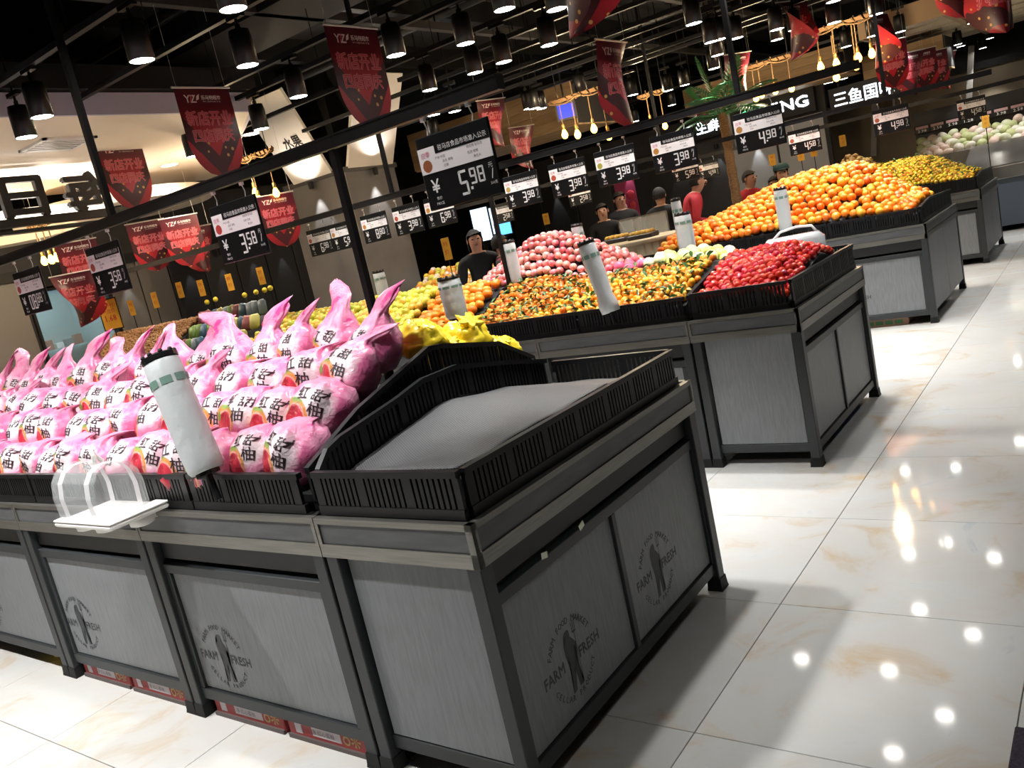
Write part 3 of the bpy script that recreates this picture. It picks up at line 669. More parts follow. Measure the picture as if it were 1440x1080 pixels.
for y, z, pt, x0, tn, lb, var in tiers:
    k = 0; x = x0
    while x > -4.55:
        pomelo(x + rnd.uniform(-.02, .02), y + rnd.uniform(-.02, .02), z + rnd.uniform(-.012, .02), var[k % len(var)], lb + ', ' + ORD[k] + ' from the right', 'pomelo bags, %s tier' % tn, rnd.uniform(1.02, 1.16), None, -.42 if tn != 'top' else -.2)
        x -= pt*rnd.uniform(.95, 1.06); k += 1

# yellow bags beside the pomelos
M_YBAG = mat('yellow_film', 'dcb81a', .3, col2='f2d93a', scale=18, bump=.4)
yb = [((-.755, 1.02, 1.16), (.3, .1, .5), (1.05, .85, .8), 'large yellow plastic bag with a ruffled knot on the ridge of the nearest row'),
      ((-.75, 1.235, 1.055), (1.2, 0, .2), (.8, .8, .75), 'yellow plastic bag slumped against the arched rail, nearest the second row'),
      ((-.765, .80, 1.21), (.1, -.6, .4), (.85, .7, .75), 'yellow plastic bag touching the pomelo bags'),
      ((-.90, .93, 1.2), (.9, .3, 1.2), (.95, .8, .8), 'folded yellow plastic bag behind the large knotted one'),
      ((-.735, .90, 1.135), (1.3, .2, .1), (.75, .7, .7), 'small yellow plastic bag low behind the arched rail')]
def soft_bag(seed, sx, sy, sz, name, m, **k):
    """limp tied bag: creased body and a ruffled knot"""
    mb = MB(); mb.ball((0, 0, 0), 1, 34, 22); out = []
    for v in mb.v:
        p = Vector(v); q = p*2.2 + Vector((seed*3.1, 0, 0)); f = 1 + .22*noise.noise(q) - .2*abs(noise.noise(p*4.5 + Vector((0, seed, 0)))) + .1*max(0, p.z)*math.sin(9*math.atan2(p.y, p.x) + seed)
        out.append((p.x*f*sx, p.y*f*sy, (p.z*f if p.z > -.6 else -.6*f)*sz))
    mb.v = out; o = mb.build(name, m, None, True, **k)
    kn = MB(); n = 30; kn.v = [(r*math.cos(2*PI*j/n)*(1 + w*math.sin(6*2*PI*j/n + seed)), r*math.sin(2*PI*j/n)*(1 + w*math.sin(6*2*PI*j/n + seed)), z + .008*w*math.cos(8*2*PI*j/n)) for r, z, w in ((.034, 0, .1), (.02, .012, .1), (.024, .022, .25), (.04, .036, .35), (.046, .05, .4), (.03, .05, .4)) for j in range(n)]
    kn.f = [(i*n+j, i*n+(j+1) % n, (i+1)*n+(j+1) % n, (i+1)*n+j) for i in range(5) for j in range(n)] + [tuple(5*n + j for j in range(n))]; kn.m = [0]*len(kn.f)
    kq = kn.build('knot', m, o, True, loc=(sx*.3, -sy*.1, sz*.5), rot=(.3, .4, 0)); kq.scale = (1,)*3 if seed == 2 else (.55,)*3; return o
for k, (p, r, s, lb) in enumerate(yb):
    soft_bag(k + 2, .115*s[0], .1*s[1], .1*s[2], 'yellow_bag', M_YBAG, loc=p, rot=(0, 0, r[2]), label=lb, cat='bag', group='yellow bags')

# ------------------------------------------------------------------ loose fruit
def fruit_mesh(name, m, r, sc=(1,1,1), n=10, k=7, dimple=.12, stem=None):
    mb = MB(); mb.ball((0, 0, 0), r, n, k, sc)
    if dimple:
        v = list(mb.v[-1]); v[2] -= r*dimple; mb.v[-1] = tuple(v)
    return mb.mesh(name, m, True)
mb = MB(); mb.add([(0,0,0), (.008,.014,.006), (.009,.03,.006), (0,.046,-.002), (-.009,.03,.006), (-.008,.014,.006), (0,.015,.0), (0,.03,0)], [(0,1,6), (1,2,7,6), (2,3,7), (3,4,7), (4,5,6,7), (5,0,6)]); LEAF = mb.mesh('leaf', mat('citrus_leaf', '2f5320', .4, col2='3f6a28', scale=20))
mb = MB(); mb.add([(0,0,.9), (.9,0,.6), (.3,.3,.85), (0,.9,.6), (-.3,.3,.85), (-.9,0,.6), (-.3,-.3,.85), (0,-.9,.6), (.3,-.3,.85)], [(0,1,2), (0,2,3), (0,3,4), (0,4,5), (0,5,6), (0,6,7), (0,7,8), (0,8,1)]); mb.v = [(x*.011, y*.011, z*.021) for x, y, z in mb.v]; CALYX = mb.mesh('calyx', mat('calyx_green', '4d6a2c', .6))
def heap(zf, x0, x1, y0, y1, r, meshes, name, label, group, cat='fruit', sp=1.9, jit=.25, leaf=0, calyx=0, board=True, blabel=None, cap=300, vis=None, zj=.35, part=None):
    rn = random.Random(hash(group) % 1000 if False else len(group)*7 + int(-x0*10)); P = []
    dy = r*sp*.87; j = 0; y = y0 + r
    while y < y1 - r*.5:
        x = x0 + r + (r*sp/2 if j % 2 else 0)
        while x < x1 - r*.6:
            px, py = x + rn.uniform(-jit, jit)*r, y + rn.uniform(-jit, jit)*r
            P.append(Vector((px, py, zf(px, py) + rn.uniform(-zj, zj)*r))); x += r*sp
        y += dy; j += 1
    if vis: P = [p for p in P if vis(p)]
    P.sort(key=lambda p: (p - CAM).length)
    for i, p in enumerate(P[:cap]):
        o = put(name, meshes[i % len(meshes)], None, p, (rn.uniform(-.7, .7), rn.uniform(-.7, .7), rn.uniform(0, 6.28)), label=label, cat=cat, group=group)
        o.scale = (rn.uniform(.9, 1.08),)*3
        if leaf and rn.random() < leaf: put('leaf', LEAF, o, (0, 0, r*.9), (rn.uniform(-.2, .6), 0, rn.uniform(0, 6.28))).scale = (1.25,)*3
        if calyx and rn.random() < calyx: put('calyx', CALYX, o, (0, 0, 0), (rn.uniform(-.2, .2),)*2 + (0,))
    if len(P) > cap:
        mb = MB(); G = [([v.co.copy() for v in q.vertices], [tuple(f.vertices) for f in q.polygons]) for q in meshes]; lv = [v.co.copy() for v in LEAF.vertices]; lf = [tuple(f.vertices) for f in LEAF.polygons]
        for p in P[cap:]:
            i = rn.randrange(len(G)); mb.add(*G[i], i, Matrix.Translation(p) @ Matrix.Rotation(rn.uniform(0, 6), 4, 'Z') @ Matrix.Scale(rn.uniform(.88, 1.1), 4))
            if leaf and rn.random() < leaf: mb.add(lv, lf, len(G), Matrix.Translation(p + Vector((0, 0, r*.9))) @ Matrix.Rotation(rn.uniform(0, 6.28), 4, 'Z') @ Matrix.Rotation(rn.uniform(-.2, .6), 4, 'X') @ Matrix.Scale(1.25, 4))
        o = mb.build(name + '_remainder', [q.materials[0] for q in meshes] + [LEAF.materials[0]], None, True, label='rest of the ' + label, cat=cat, kind='stuff')
    if board:
        mb = MB(); nx, ny = 14, 10; T = .012
        g = [(x0 + (x1-x0)*i/nx, y0 + (y1-y0)*j/ny) for i in range(nx+1) for j in range(ny+1)]
        mb.v = [(x, y, zf(x, y) - r*1.25) for x, y in g]; c = len(mb.v); mb.v += [(x, y, .851) for x, y in g]; q = ny + 1
        mb.f = [(i*q+j, (i+1)*q+j, (i+1)*q+j+1, i*q+j+1) for i in range(nx) for j in range(ny)] + [(c+i*q+j, c+i*q+j+1, c+(i+1)*q+j+1, c+(i+1)*q+j) for i in range(nx) for j in range(ny)]
        for i in range(nx): mb.f += [(i*q, c+i*q, c+(i+1)*q, (i+1)*q), (i*q+ny, (i+1)*q+ny, c+(i+1)*q+ny, c+i*q+ny)]
        for j in range(ny): mb.f += [(j, j+1, c+j+1, c+j), (nx*q+j+1, nx*q+j, c+nx*q+j, c+nx*q+j+1)]
        mb.m = [0]*len(mb.f); mb.build('display_slope', SB, None, label=blabel, cat='board')  # board coloured dark so gaps between the fruit read as shadow
def ramp_z(y, pts):
    if y <= pts[0][0]: return pts[0][1]
    for (a, p), (b, q) in zip(pts, pts[1:]):
        if a <= y <= b: return p + (q-p)*(y-a)/(b-a)
    return pts[-1][1]
def sm(a, b, x): t = min(1, max(0, (x-a)/(b-a))); return t*t*(3-2*t)
# tomatoes
TOM = [fruit_mesh('cherry_tomato', mat('tomato_red%d' % i, c, .16, coat=.3, obj_rand=.06), .0225, (1,1,1.06)) for i, c in enumerate(('c8281f', 'd0382c', 'bc2020'))]
heap(lambda x, y: ramp_z(y, ((2.78, .955), (3.1, 1.055), (3.42, 1.115), (3.7, 1.06), (4.05, .96))) - .05*sm(-.2, -.05, x), -.575, -.05, 2.79, 3.72, .0225, TOM, 'cherry_tomato', 'small glossy red tomato in the end tray of the second row', 'cherry tomatoes', sp=1.8, jit=.4, calyx=.12, blabel='board under the red tomatoes')
# kumquats with leaves
KQ = [fruit_mesh('kumquat', mat('kumquat%d' % i, c, .3, obj_rand=.12), .022, (1,1,1.12)) for i, c in enumerate(('dd8a1c', 'e0a02a', 'd67a1a', 'e0ae3a'))]
heap(lambda x, y: ramp_z(y, ((2.78, .955), (3.1, 1.06), (3.5, 1.135))) + .05*sm(-1.4, -2.0, x)*sm(3.0, 3.4, y), -2.2, -.625, 2.79, 3.42, .022, KQ, 'kumquat', 'small orange kumquat with dark leaves in the second row', 'kumquats of the second row', sp=1.85, jit=.5, zj=.5, leaf=.6, blabel='board under the kumquats')
# large tangerines
TG = [fruit_mesh('tangerine', mat('tangerine%d' % i, c, .38, obj_rand=.08, bump=.15, scale=90), .036, (1,1,.86), 12, 8) for i, c in enumerate(('e0821a', 'e68e20'))]
heap(lambda x, y: ramp_z(y, ((2.78, .965), (3.3, 1.2))) , -2.82, -2.22, 2.79, 3.36, .036, TG, 'tangerine', 'large tangerine between the kumquats and the pears', 'large tangerines', sp=1.8, leaf=.08, blabel='board under the large tangerines')
# pears
PE = [fruit_mesh('pear', mat('pear%d' % i, c, .35, obj_rand=.08), .034, (1,1,1.15)) for i, c in enumerate(('cfc23a', 'd8c64a', 'd9a83a', 'b9bd3c'))]
heap(lambda x, y: ramp_z(y, ((2.78, .965), (3.4, 1.23))), -4.9, -2.86, 2.79, 3.44, .034, PE, 'pear', 'yellow green pear at the left of the second row', 'yellow green pears', sp=1.85, blabel='board under the pears')
# apples heaped on the ridge
AP = [fruit_mesh('apple', mat('apple%d' % i, c, .3, col2=d, scale=14, obj_rand=.1), .029, (1,1,.9), 12, 8, .3) for i, (c, d) in enumerate((('d2545f', 'e8a99a'), ('cf6470', 'efc6b0'), ('c94a58', 'e39a8c')))]
def apz(x, y):
    h = math.hypot((x + 2.05)/.85, (y - 3.72)/.42); return 1.06 + .40*max(0, 1 - h**1.3)
heap(apz, -2.9, -1.35, 3.4, 3.95, .029, AP, 'apple', 'pink red apple in the tall heap on the second row', 'pink apples in the tall heap', sp=1.85, blabel='board under the apple heap')
DF = [fruit_mesh('dragon_fruit', mat('dragon_pink', 'c4456b', .45, col2='d86a88', scale=20), .045, (1,.8,.8), 12, 8, 0)]
heap(lambda x, y: 1.13, -1.72, -1.22, 3.5, 3.78, .045, DF, 'dragon_fruit', 'rosy pink dragon fruit behind the kumquats', 'dragon fruit', sp=2.0, blabel='board under the dragon fruit')
WH = [fruit_mesh('pale_melon', mat('pale_melon%d' % i, c, .4), .045, (1,.9,.85), 12, 8, .1) for i, c in enumerate(('dcd98e', 'e4e2b4', 'd2d476'))]
heap(lambda x, y: 1.14 - .05*sm(-.9, -.65, x), -1.2, -.64, 3.46, 3.85, .045, WH, 'pale_melon', 'pale yellow green fruit behind the kumquats next to the tomatoes', 'pale fruit behind the kumquats', sp=1.9, blabel='board under the pale fruit')
# oranges of the third row
OR = [fruit_mesh('orange', mat('orange%d' % i, c, .36, obj_rand=.1, bump=.12, scale=120), .039, (1,1,.93), 12, 8) for i, c in enumerate(('ea7c16', 'ee9222', 'e47212', 'f0a230'))]
def orz(x, y):
    e = sm(-.05, -.75, x) * (1 - .72*sm(-1.1, -2.5, x)); return .985 + .41*e*sm(6.2, 7.15, y)**.8 + .04*sm(6.3, 6.6, y)
heap(orz, -2.5, -.06, 6.31, 7.3, .039, OR, 'orange', 'round bright orange in the big heap of the third row', 'oranges of the third row', sp=1.86, jit=.4, leaf=.0, cap=300, blabel='board under the oranges')
YK = [fruit_mesh('yellow_kumquat', mat('yellow_kumquat%d' % i, c, .35, obj_rand=.12), .024) for i, c in enumerate(('d8ae22', 'dcb83a', 'd6962a', 'c9b52c'))]
def ykz(x, y): return .985 + .30*sm(.02, -.7, x)*sm(9.4, 10.2, y)**.8 + .03*sm(9.5, 9.7, y)
heap(ykz, -1.9, -.03, 9.53, 10.35, .024, YK, 'yellow_kumquat', 'small yellow kumquat in the heap of the farthest row', 'yellow kumquats of the farthest row', sp=1.9, leaf=.35, blabel='board under the yellow kumquats')

# ------------------------------------------------------------------ rolls of thin plastic bags on posts
M_FILM = mat('bag_roll_film', 'ccd2d4', .3, bump=.5, scale=24, alpha=.93, subs=0); M_GRN = mat('roll_print', '6f8f84', .5)
def roll(base, top, r, label, loose=False):
    base, top = Vector(base), Vector(top); d = top - base; L = d.length
    T = empty('bag_roll', base, label=label, cat='bag roll', group='bag rolls on posts'); T.rotation_euler = d.to_track_quat('Z', 'Y').to_euler()
    mb = MB(); n = 22; pr = [(r*.86, 0), (r*.97, .012), (r, .05), (r*1.02, L*.45), (r*1.0, L*.8), (r*.97, L*.93), (r*.9, L*.95), (.0, L*.95)]
    if loose: pr = [(r*1.05, -.03), (r*1.15, .02), (r*.92, .07)] + pr[3:]
    mb.lathe(pr, n); mb.v = [tuple(Vector(v) * 1 + Vector((v[0], v[1], 0)) * .05*noise.noise(Vector(v)*22 + base)) for v in mb.v]
    mb.build('film_roll', M_FILM, T, True)
    mb = MB()
    for k in range(8):
        a0 = k*.785; 
        for (z0, z1) in ((L*.74, L*.80),):
            mb.add([((r*1.05)*math.cos(a), (r*1.05)*math.sin(a), z) for z in (z0, z1) for a in (a0, a0 + .3, a0 + .6)], [(0,1,4,3), (1,2,5,4)])
    mb.build('green_print', M_GRN, T)
    mb = MB(); mb.lathe([(r*.75, L*.95), (r*.98, L*.955), (r*1.0, L*.99), (r*.7, L*1.01), (.0, L*1.015)], 18)
    for k in range(9):
        a = 2*PI*k/9; mb.ball((r*.85*math.cos(a), r*.85*math.sin(a), L*1.005), r*.14, 5, 4)
    mb.build('toothed_cap', M_PLAS, T)
    mb = MB(); mb.tube([(0, 0, -.10), (0, 0, L*.95)], .012, 8); mb.lathe([(.04, -.012), (.04, 0)], 12); mb.build('post', M_PLAS, T)
    return T
roll((-1.075, -.0, 1.0), (-1.19, .02, 1.395), .060, 'thick leaning roll of clear bags in front of the pomelo heap')
b_, t_ = at(857, 432, y=2.72), at(823, 340, y=2.74); roll(b_, t_, .052, 'leaning roll of clear bags with a loose end in front of the kumquats', True)
b_, t_ = at(643, 446, y=1.4), at(631, 390, y=1.4); roll((b_.x, 1.4, b_.z), (b_.x, 1.4, t_.z), .052, 'roll of clear bags behind the yellow bags')
b_, t_ = at(531, 420, y=3.42), at(521, 384, y=3.42); roll((b_.x, 3.5, 1.18), (b_.x, 3.5, t_.z), .05, 'roll of clear bags standing among the yellow green pears')
b_, t_ = at(722, 385, y=3.38), at(709, 340, y=3.38); roll((b_.x, 3.4, 1.16), (b_.x, 3.4, t_.z), .045, 'roll of clear bags between tangerines and apples')
b_, t_ = at(1106, 322, y=6.25), at(1097, 264, y=6.25); roll((b_.x, 6.24, b_.z), (b_.x, 6.24, t_.z), .06, 'slim roll of clear bags in front of the orange heap')
b_, t_ = at(967, 345, y=4.1), at(958, 300, y=4.1); roll((b_.x, 4.1, b_.z - .05), (b_.x, 4.1, t_.z), .058, 'roll of clear bags behind the pale fruit')
b_, t_ = at(815, 338, y=4.05), at(809, 316, y=4.05); roll((b_.x, 4.05, b_.z - .2), (b_.x, 4.05, t_.z), .045, 'roll of clear bags behind the apple heap')
b_, t_ = at(953, 300, y=6.3), at(946, 280, y=6.3); roll((b_.x, 6.3, .97), (b_.x, 6.3, t_.z), .05, 'roll of clear bags at the left end of the third row')

# ------------------------------------------------------------------ clear domed sample box on a white tray
M_CLR = mat('clear_plastic', 'e8eef0', .08, alpha=.22); M_WHT = mat('white_tray', 'eceae6', .35)
T = empty('sample_box', (-1.57, -.105, .868), label='white tray with a clear arched cover fixed to the front of the nearest row', cat='box')
mb = MB(); mb.bbox(-.2, .2, -.11, .11, 0, .018, .006); mb.bbox(-.2, .2, -.11, -.075, .018, .026, .003); mb.bbox(.12, .2, -.075, .11, .018, .026, .003); mb.build('tray', M_WHT, T)
for x, y in ((-.12, -.03), (.02, -.03), (.14, .03)):
    mb = MB(); mb.lathe([(.03, -.035), (.042, -.03), (.045, 0)], 14, M=Matrix.Translation((x, y, 0))); mb.build('cup', M_WHT, T, True)
prof = [(-.085, .018), (-.09, .1), (-.08, .155), (-.055, .19), (-.02, .205), (.02, .205), (.055, .19), (.08, .155), (.09, .1), (.085, .018)]
mb = MB(); mb.add([(x, y, z) for x in (-.19, .12) for y, z in prof], [(i, i+1, i+11, i+10) for i in range(9)] + [tuple(range(10))[::-1], tuple(range(10, 20))]); mb.build('clear_cover', M_CLR, T)
for x in (-.13, .06):
    mb = MB()
    for (y0, z0), (y1, z1) in zip(prof, prof[1:]): mb.box(-.017, .017, 0, 1, 0, 1) if False else mb.add([(x - .017, y0*.97, z0*.985), (x + .017, y0*.97, z0*.985), (x + .017, y1*.97, z1*.985), (x - .017, y1*.97, z1*.985)], [(0,1,2,3)])
    mb.build('strap', mat('white_strap', 'e9e6ea', .4, alpha=.75), T)
mb = MB(); mb.tube([(0, .03, .2), (-.03, .02, .225), (0, 0, .25), (.03, -.01, .225), (0, 0, .2)], .008, 8); mb.build('bow', M_WHT, T, True)
mb = MB(); mb.box(-.1, .1, .06, .11, -.04, 0); mb.build('bracket', M_WHT, T)
# clear clamshell behind the tomatoes
T = empty('clear_carrier', (-.36, 3.95, .99), .25, label='clear plastic carrier box with a handle lying behind the tomatoes', cat='box')
mb = MB(); mb.bbox(-.19, .19, -.09, .09, -.14, .13, .035); mb.build('shell', mat('cloudy_plastic', 'd8dcdf', .15, alpha=.55), T, True)
mb = MB(); mb.tube([(-.12, 0, .125), (-.07, 0, .165), (.03, 0, .18), (.12, 0, .17), (.15, 0, .125)], .008, 8); mb.build('handle', M_WHT, T, True)

# ------------------------------------------------------------------ cartons under the tables
M_RED = mat('red_carton', '9c3a3c', .55, col2='b04444', scale=5); M_LBL = mat('carton_label', 'c9bfc4', .6); M_GOLD = mat('carton_gold', 'b99a5a', .5)
def carton(x0, x1, y0, h, label):
    T = empty('fruit_carton', ((x0+x1)/2, y0, 0), label=label, cat='carton', group='red cartons under the nearest row'); w = (x1-x0)/2
    mb = MB(); mb.bbox(-w, w, 0, .4, 0, h, .004); mb.build('carton_body', M_RED, T)
    mb = MB(); mb.box(-w, w, -.008, .0, 0, .016); mb.build('base_strip', mat('carton_base', '5c5250', .6), T)  # darker strip along the foot of the carton
    mb = MB(); mb.box(-w+.04, -w+.075, -.0015, 0, .025, h-.02); mb.box(-w+.13, w-.12, -.0015, 0, .028, .062); mb.build('white_label', M_LBL, T)
    mb = MB(); text(mb, '净 红心蜜柚', -.01, .045, h=.02, y=-.0022); mb.build('label_print', mat('label_grey', '6b6466', .6), T)
    mb = MB(); text(mb, '红心蜜柚', -.02, .08, h=.016, y=-.0018); mb.build('white_print', M_LBL, T)
    mb = MB()
    for k in range(16):
        a, b = 2*PI*k/16, 2*PI*(k+1)/16; mb.add([(w-.09+r*math.cos(t), -.0016, .045+r*math.sin(t)) for t in (a, b) for r in (.011, .018)], [(0,1,3,2)])
    for k in range(7):
        a = 2*PI*k/7; mb.add([(w-.045, -.0016, .05), (w-.045+.024*math.cos(a-.2), -.0016, .05+.024*math.sin(a-.2)), (w-.045+.024*math.cos(a+.2), -.0016, .05+.024*math.sin(a+.2))], [(0,1,2)])
    mb.build('gold_print', M_GOLD, T)
carton(-1.54, -1.125, .036, .11, 'red fruit carton under the second table, left one of the pair')
carton(-1.095, -.70, .034, .11, 'red fruit carton under the second table, next to the end table leg')
carton(-2.57, -2.17, .036, .11, 'red fruit carton under the third table, left of its pair'); carton(-2.14, -1.73, .034, .11, 'red fruit carton under the third table, right of its pair')
o = soft_bag(31, .14, .1, .08, 'yellow_bag', M_YBAG, loc=(-2.95, .16, .052), label='crumpled yellow bag on the floor under the leftmost table', cat='bag', group='yellow bags')
soft_bag(33, .05, .06, .05, 'blue_bag', mat('blue_film', '27408a', .35), loc=(-2.72, .13, .032), label='small blue bag on the floor beside the yellow bag', cat='bag')
T = empty('green_crate', (-.6, 6.32, 0), label='low crate with green and red print under the orange table', cat='crate')
mb = MB(); mb.bbox(-.36, .36, 0, .4, 0, .09, .004); mb.build('crate_body', mat('crate_card', '8a6a58', .7), T)
mb = MB(); text(mb, '■■■■■■■■', 0, .035, h=.035, w=.62, y=-.002); mb.build('green_print', mat('crate_green', '33663c', .6), T)
T = empty('blue_crate', (-.15, 3.2, 0), label='flat blue crate pushed under the tomato table', cat='crate')
mb = MB(); mb.bbox(-.3, .06, 0, .7, 0, .05, .004); mb.build('crate_body', mat('crate_blue', '2a4f9a', .45), T)
mb = MB(); mb.box(-.3, .064, -.004, .0, .03, .05); mb.box(.06, .064, 0, .7, .03, .05); mb.build('lip', mat('crate_blue2', '3a62ae', .4), T)
p = at(1434, 1066, z=0)
mb = MB(); mb.bbox(-.02, .6, -.9, -.02, 0, .008, .003); mb.build('floor_mat', mat('floor_mat_pile', '322c36', .95, col2='453d48', scale=160), None, loc=(p.x, p.y + .14, 0), label='dark purple grey floor mat at the lower right corner', cat='mat')
# ------------------------------------------------------------------ price rails and price signs
M_RAIL = mat('rail_black', '0f0f11', .4); M_SIGN = mat('sign_black', '0e1012', .35); M_DIG = mat('digit_white', 'f2f2f0', .5)
M_CARD = mat('card_white', 'f2eeee', .5); M_CINK = mat('card_ink', '6a6468', .6)
SEG = {'0': 'abcdef', '1': 'bc', '2': 'abged', '3': 'abgcd', '4': 'fgbc', '5': 'afgcd', '6': 'afgedc', '7': 'abc', '8': 'abcdefg', '9': 'abcdfg'}
def digit(mb, ch, x, z, w, h, t, y):
    a, b, c = z + h, z + h/2, z
    R = {'a': (x+t*.3, x+w-t*.3, a-t, a), 'g': (x+t*.3, x+w-t*.3, b-t/2, b+t/2), 'd': (x+t*.3, x+w-t*.3, c, c+t), 'f': (x, x+t, b, a-t*.3), 'b': (x+w-t, x+w, b, a-t*.3), 'e': (x, x+t, c+t*.3, b), 'c': (x+w-t, x+w, c+t*.3, b)}
    for s in SEG[ch]:
        x0, x1, z0, z1 = R[s]; mb.add([(x0, y, z0), (x1, y, z0), (x1, y, z1), (x0, y, z1)], [(0,1,2,3)])
SIGNS = {}
def sign_meshes(price, hue):
    key = (price, hue)
    if key in SIGNS: return SIGNS[key]
    W, H = .305, .235; y = -.0062
    bd = MB(); bd.bbox(-W/2, W/2, -.006, .006, -H, 0, .003)
    cd_ = MB(); cd_.box(-W/2 + .004, W/2 - .004, -.0085, -.006, -.118, -.036)
    hd = MB(); hd.box(-.075, W/2 - .004, -.0095, -.0084, -.062, -.03); 
    ht = MB(); text(ht, '驻马店食品市场准入公示', .04, -.046, h=.018, w=.2, y=-.0102)
    ci = MB()
    for x, z, s in ((-.06, -.076, '产地 中国'), (.085, -.07, '供应商 驻马店'), (-.03, -.09, '品名 规格'), (.075, -.088, '检测 合格'), (-.04, -.105, '日期'), (.09, -.104, '责任人')): text(ci, s, x, z, h=.0095, y=-.0088)
    st = MB(); st.lathe([(.02, 0), (.0, 0)], 12, M=Matrix.Translation((-.118, -.009, -.094)) @ Matrix.Rotation(PI/2, 4, 'X'), cap=False); text(st, '应季', -.118, -.058, h=.018, y=-.0092, mi=1)
    dg = MB(); a, b = price.split('.')
    x = -.005 - .042*(len(a) - 1)
    text(dg, '¥', -.105, -.16, h=.042, y=y, bold=.001)
    for ch in a: digit(dg, ch, x, -.212, .034, .078, .0085, y); x += .042
    dg.box(x - .001, x + .008, y, y + .0004, -.2, -.191); x += .003
    for ch in b: digit(dg, ch, x, -.185, .026, .05, .0065, y); x += .033
    sx = min(x + .024, .128)
    text(dg, '元', sx, -.142, h=.016, y=y); text(dg, '/', sx + .002, -.168, h=.03, y=y); text(dg, '500克', sx + .002, -.196, h=.011, w=.026, y=y)
    text(dg, '售价', -.1, -.2, h=.011, y=y); text(dg, 'PRICE', -.1, -.217, h=.009, y=y)
    hk = MB()
    for s in (-.1, .09): hk.tube([(s, 0, -.012), (s + .008, 0, .02), (s - .004, 0, .055)], .0022, 6); hk.box(s - .01, s + .006, -.006, .006, .045, .058)
    SIGNS[key] = [(n, m.mesh(n, mm)) for n, m, mm in (('board', bd, M_SIGN), ('info_card', cd_, M_CARD), ('card_header', hd, M_SIGN), ('header_text', ht, M_DIG), ('card_print', ci, M_CINK), ('fruit_picture', st, [mat('picture_' + hue, hue, .6), mat('season_pink', 'd06a86', .6)]), ('price_digits', dg, M_DIG), ('hook', hk, M_DIG))]
    return SIGNS[key]
def price_sign(x, y, z, price, label, group, s=1, hue='a8563c'):
    T = empty('price_sign', (x, y, z), label=label, cat='price sign', group=group); T.scale = (s,)*3
    for n, me in sign_meshes(price, hue): put(n, me, T)
    return T
def price_rail(y, z, x0, x1, label, posts=(), rods=()):
    T = empty('price_rail', ((x0+x1)/2, y, z), label=label, cat='rail', group='black price rails over the rows'); h = (x1-x0)/2; c = (x0+x1)/2
    mb = MB(); mb.box(-h, h, -.02, .02, .004, .048); mb.build('beam', M_RAIL, T)
    mb = MB(); mb.box(-h, h, -.024, -.02, .002, .008); mb.box(-h, h, -.024, -.02, .042, .048); mb.build('lip', M_RAIL, T)
    for px, pz in posts:
        mb = MB(); mb.box(px - c - .013, px - c + .013, -.013, .013, pz - z, 0); mb.build('post', M_RAIL, T)
    for px in rods:
        mb = MB(); mb.box(px - c - .014, px - c + .014, -.014, .014, .05, 4.1 - z); mb.build('ceiling_hanger', M_RAIL, T)
YR1, YR2, YR3, YR4 = .69, 3.36, 7.1, 10.3
price_rail(YR1, 1.95, -7.5, -.1, 'black price rail over the nearest row', posts=((-.86, 1.09),), rods=((-2.37,) + (-5.2,)))
price_rail(YR2, 1.955, -7.0, .3, 'black price rail over the second row', posts=((-2.2, .85),), rods=(-.35, -3.1))
price_rail(YR3, 1.93, -6.0, .5, 'black price rail over the third row', rods=(-.35, -2.6))
price_rail(YR4, 1.93, -6.0, .6, 'black price rail over the fourth row', rods=(-.9, -3))
for (u, v, pr, hu, lb) in ((35, 378, '08.88', 'b0503c', 'price sign reading 08.88 at the far left of the nearest row'), (143, 347, '3.58', 'b0503c', 'price sign reading 3.58 left of the yellow poster stand'), (328, 292, '3.58', 'c0403c', 'price sign reading 3.58 in front of the red banner near the column'), (640, 180, '5.98', '9a5a36', 'large black price sign reading 5.98 hanging in front')):
    p = at(u, v, y=YR1); price_sign(p.x - (.02 if pr == '5.98' else 0), YR1, 1.893, pr, lb, 'price signs of the nearest row', 1, hu)
for (u, v, pr, hu, lb) in ((446, 322, '6.98', 'c0604a', 'price sign reading 6.98 on the second rail left of the black post'), (479, 313, '5.98', 'c08a4a', 'price sign reading 5.98 on the second rail left of the black post'), (524, 303, '8.80', 'c8823a', 'price sign reading 8.80 against the grey column'), (570, 292, '3.98', 'b8503c', 'price sign reading 3.98 at the right edge of the grey column'), (616, 282, '6.98', 'c88a3c', 'price sign reading 6.98 behind the large 5.98 sign'),
     (732, 254, '3.98', 'b89a5a', 'price sign reading 3.98 above the apples'), (797, 236, '3.98', 'b8503c', 'price sign reading 3.98, second right of the apples'), (864, 220, '3.98', 'a8a03c', 'price sign reading 3.98, third right of the apples'), (945, 198, '3.98', 'b8803c', 'price sign reading 3.98 left of the palm trunk'), (1064, 160, '4.98', 'b8803c', 'price sign reading 4.98 right of the palm trunk')):
    p = at(u, v, y=YR2); price_sign(p.x, YR2, 1.895, pr, lb, 'price signs of the second row', .93, hu)
for (u, v, y, pr, lb) in ((706, 293, YR3, '2.58', 'small distant price sign reading 2.58 above the woman in the dark coat'), (817, 282, YR3, '2.58', 'small distant price sign reading 2.58 right of the apples'), (965, 245, YR3, '5.98', 'small distant price sign reading 5.98 left of the palm trunk'), (994, 222, YR4, '4.98', 'small distant price sign reading 4.98 against the palm trunk'), (1132, 200, YR3, '4.58', 'small price sign reading 4.58 above the man by the oranges'), (1252, 158, YR3, '4.98', 'price sign reading 4.98 above the oranges'), (1365, 140, YR4, '4.58', 'price sign reading 4.58 above the yellow kumquats')):
    p = at(u, v, y=y); price_sign(p.x, y, 1.875, pr, lb, 'distant price signs', 1.0)

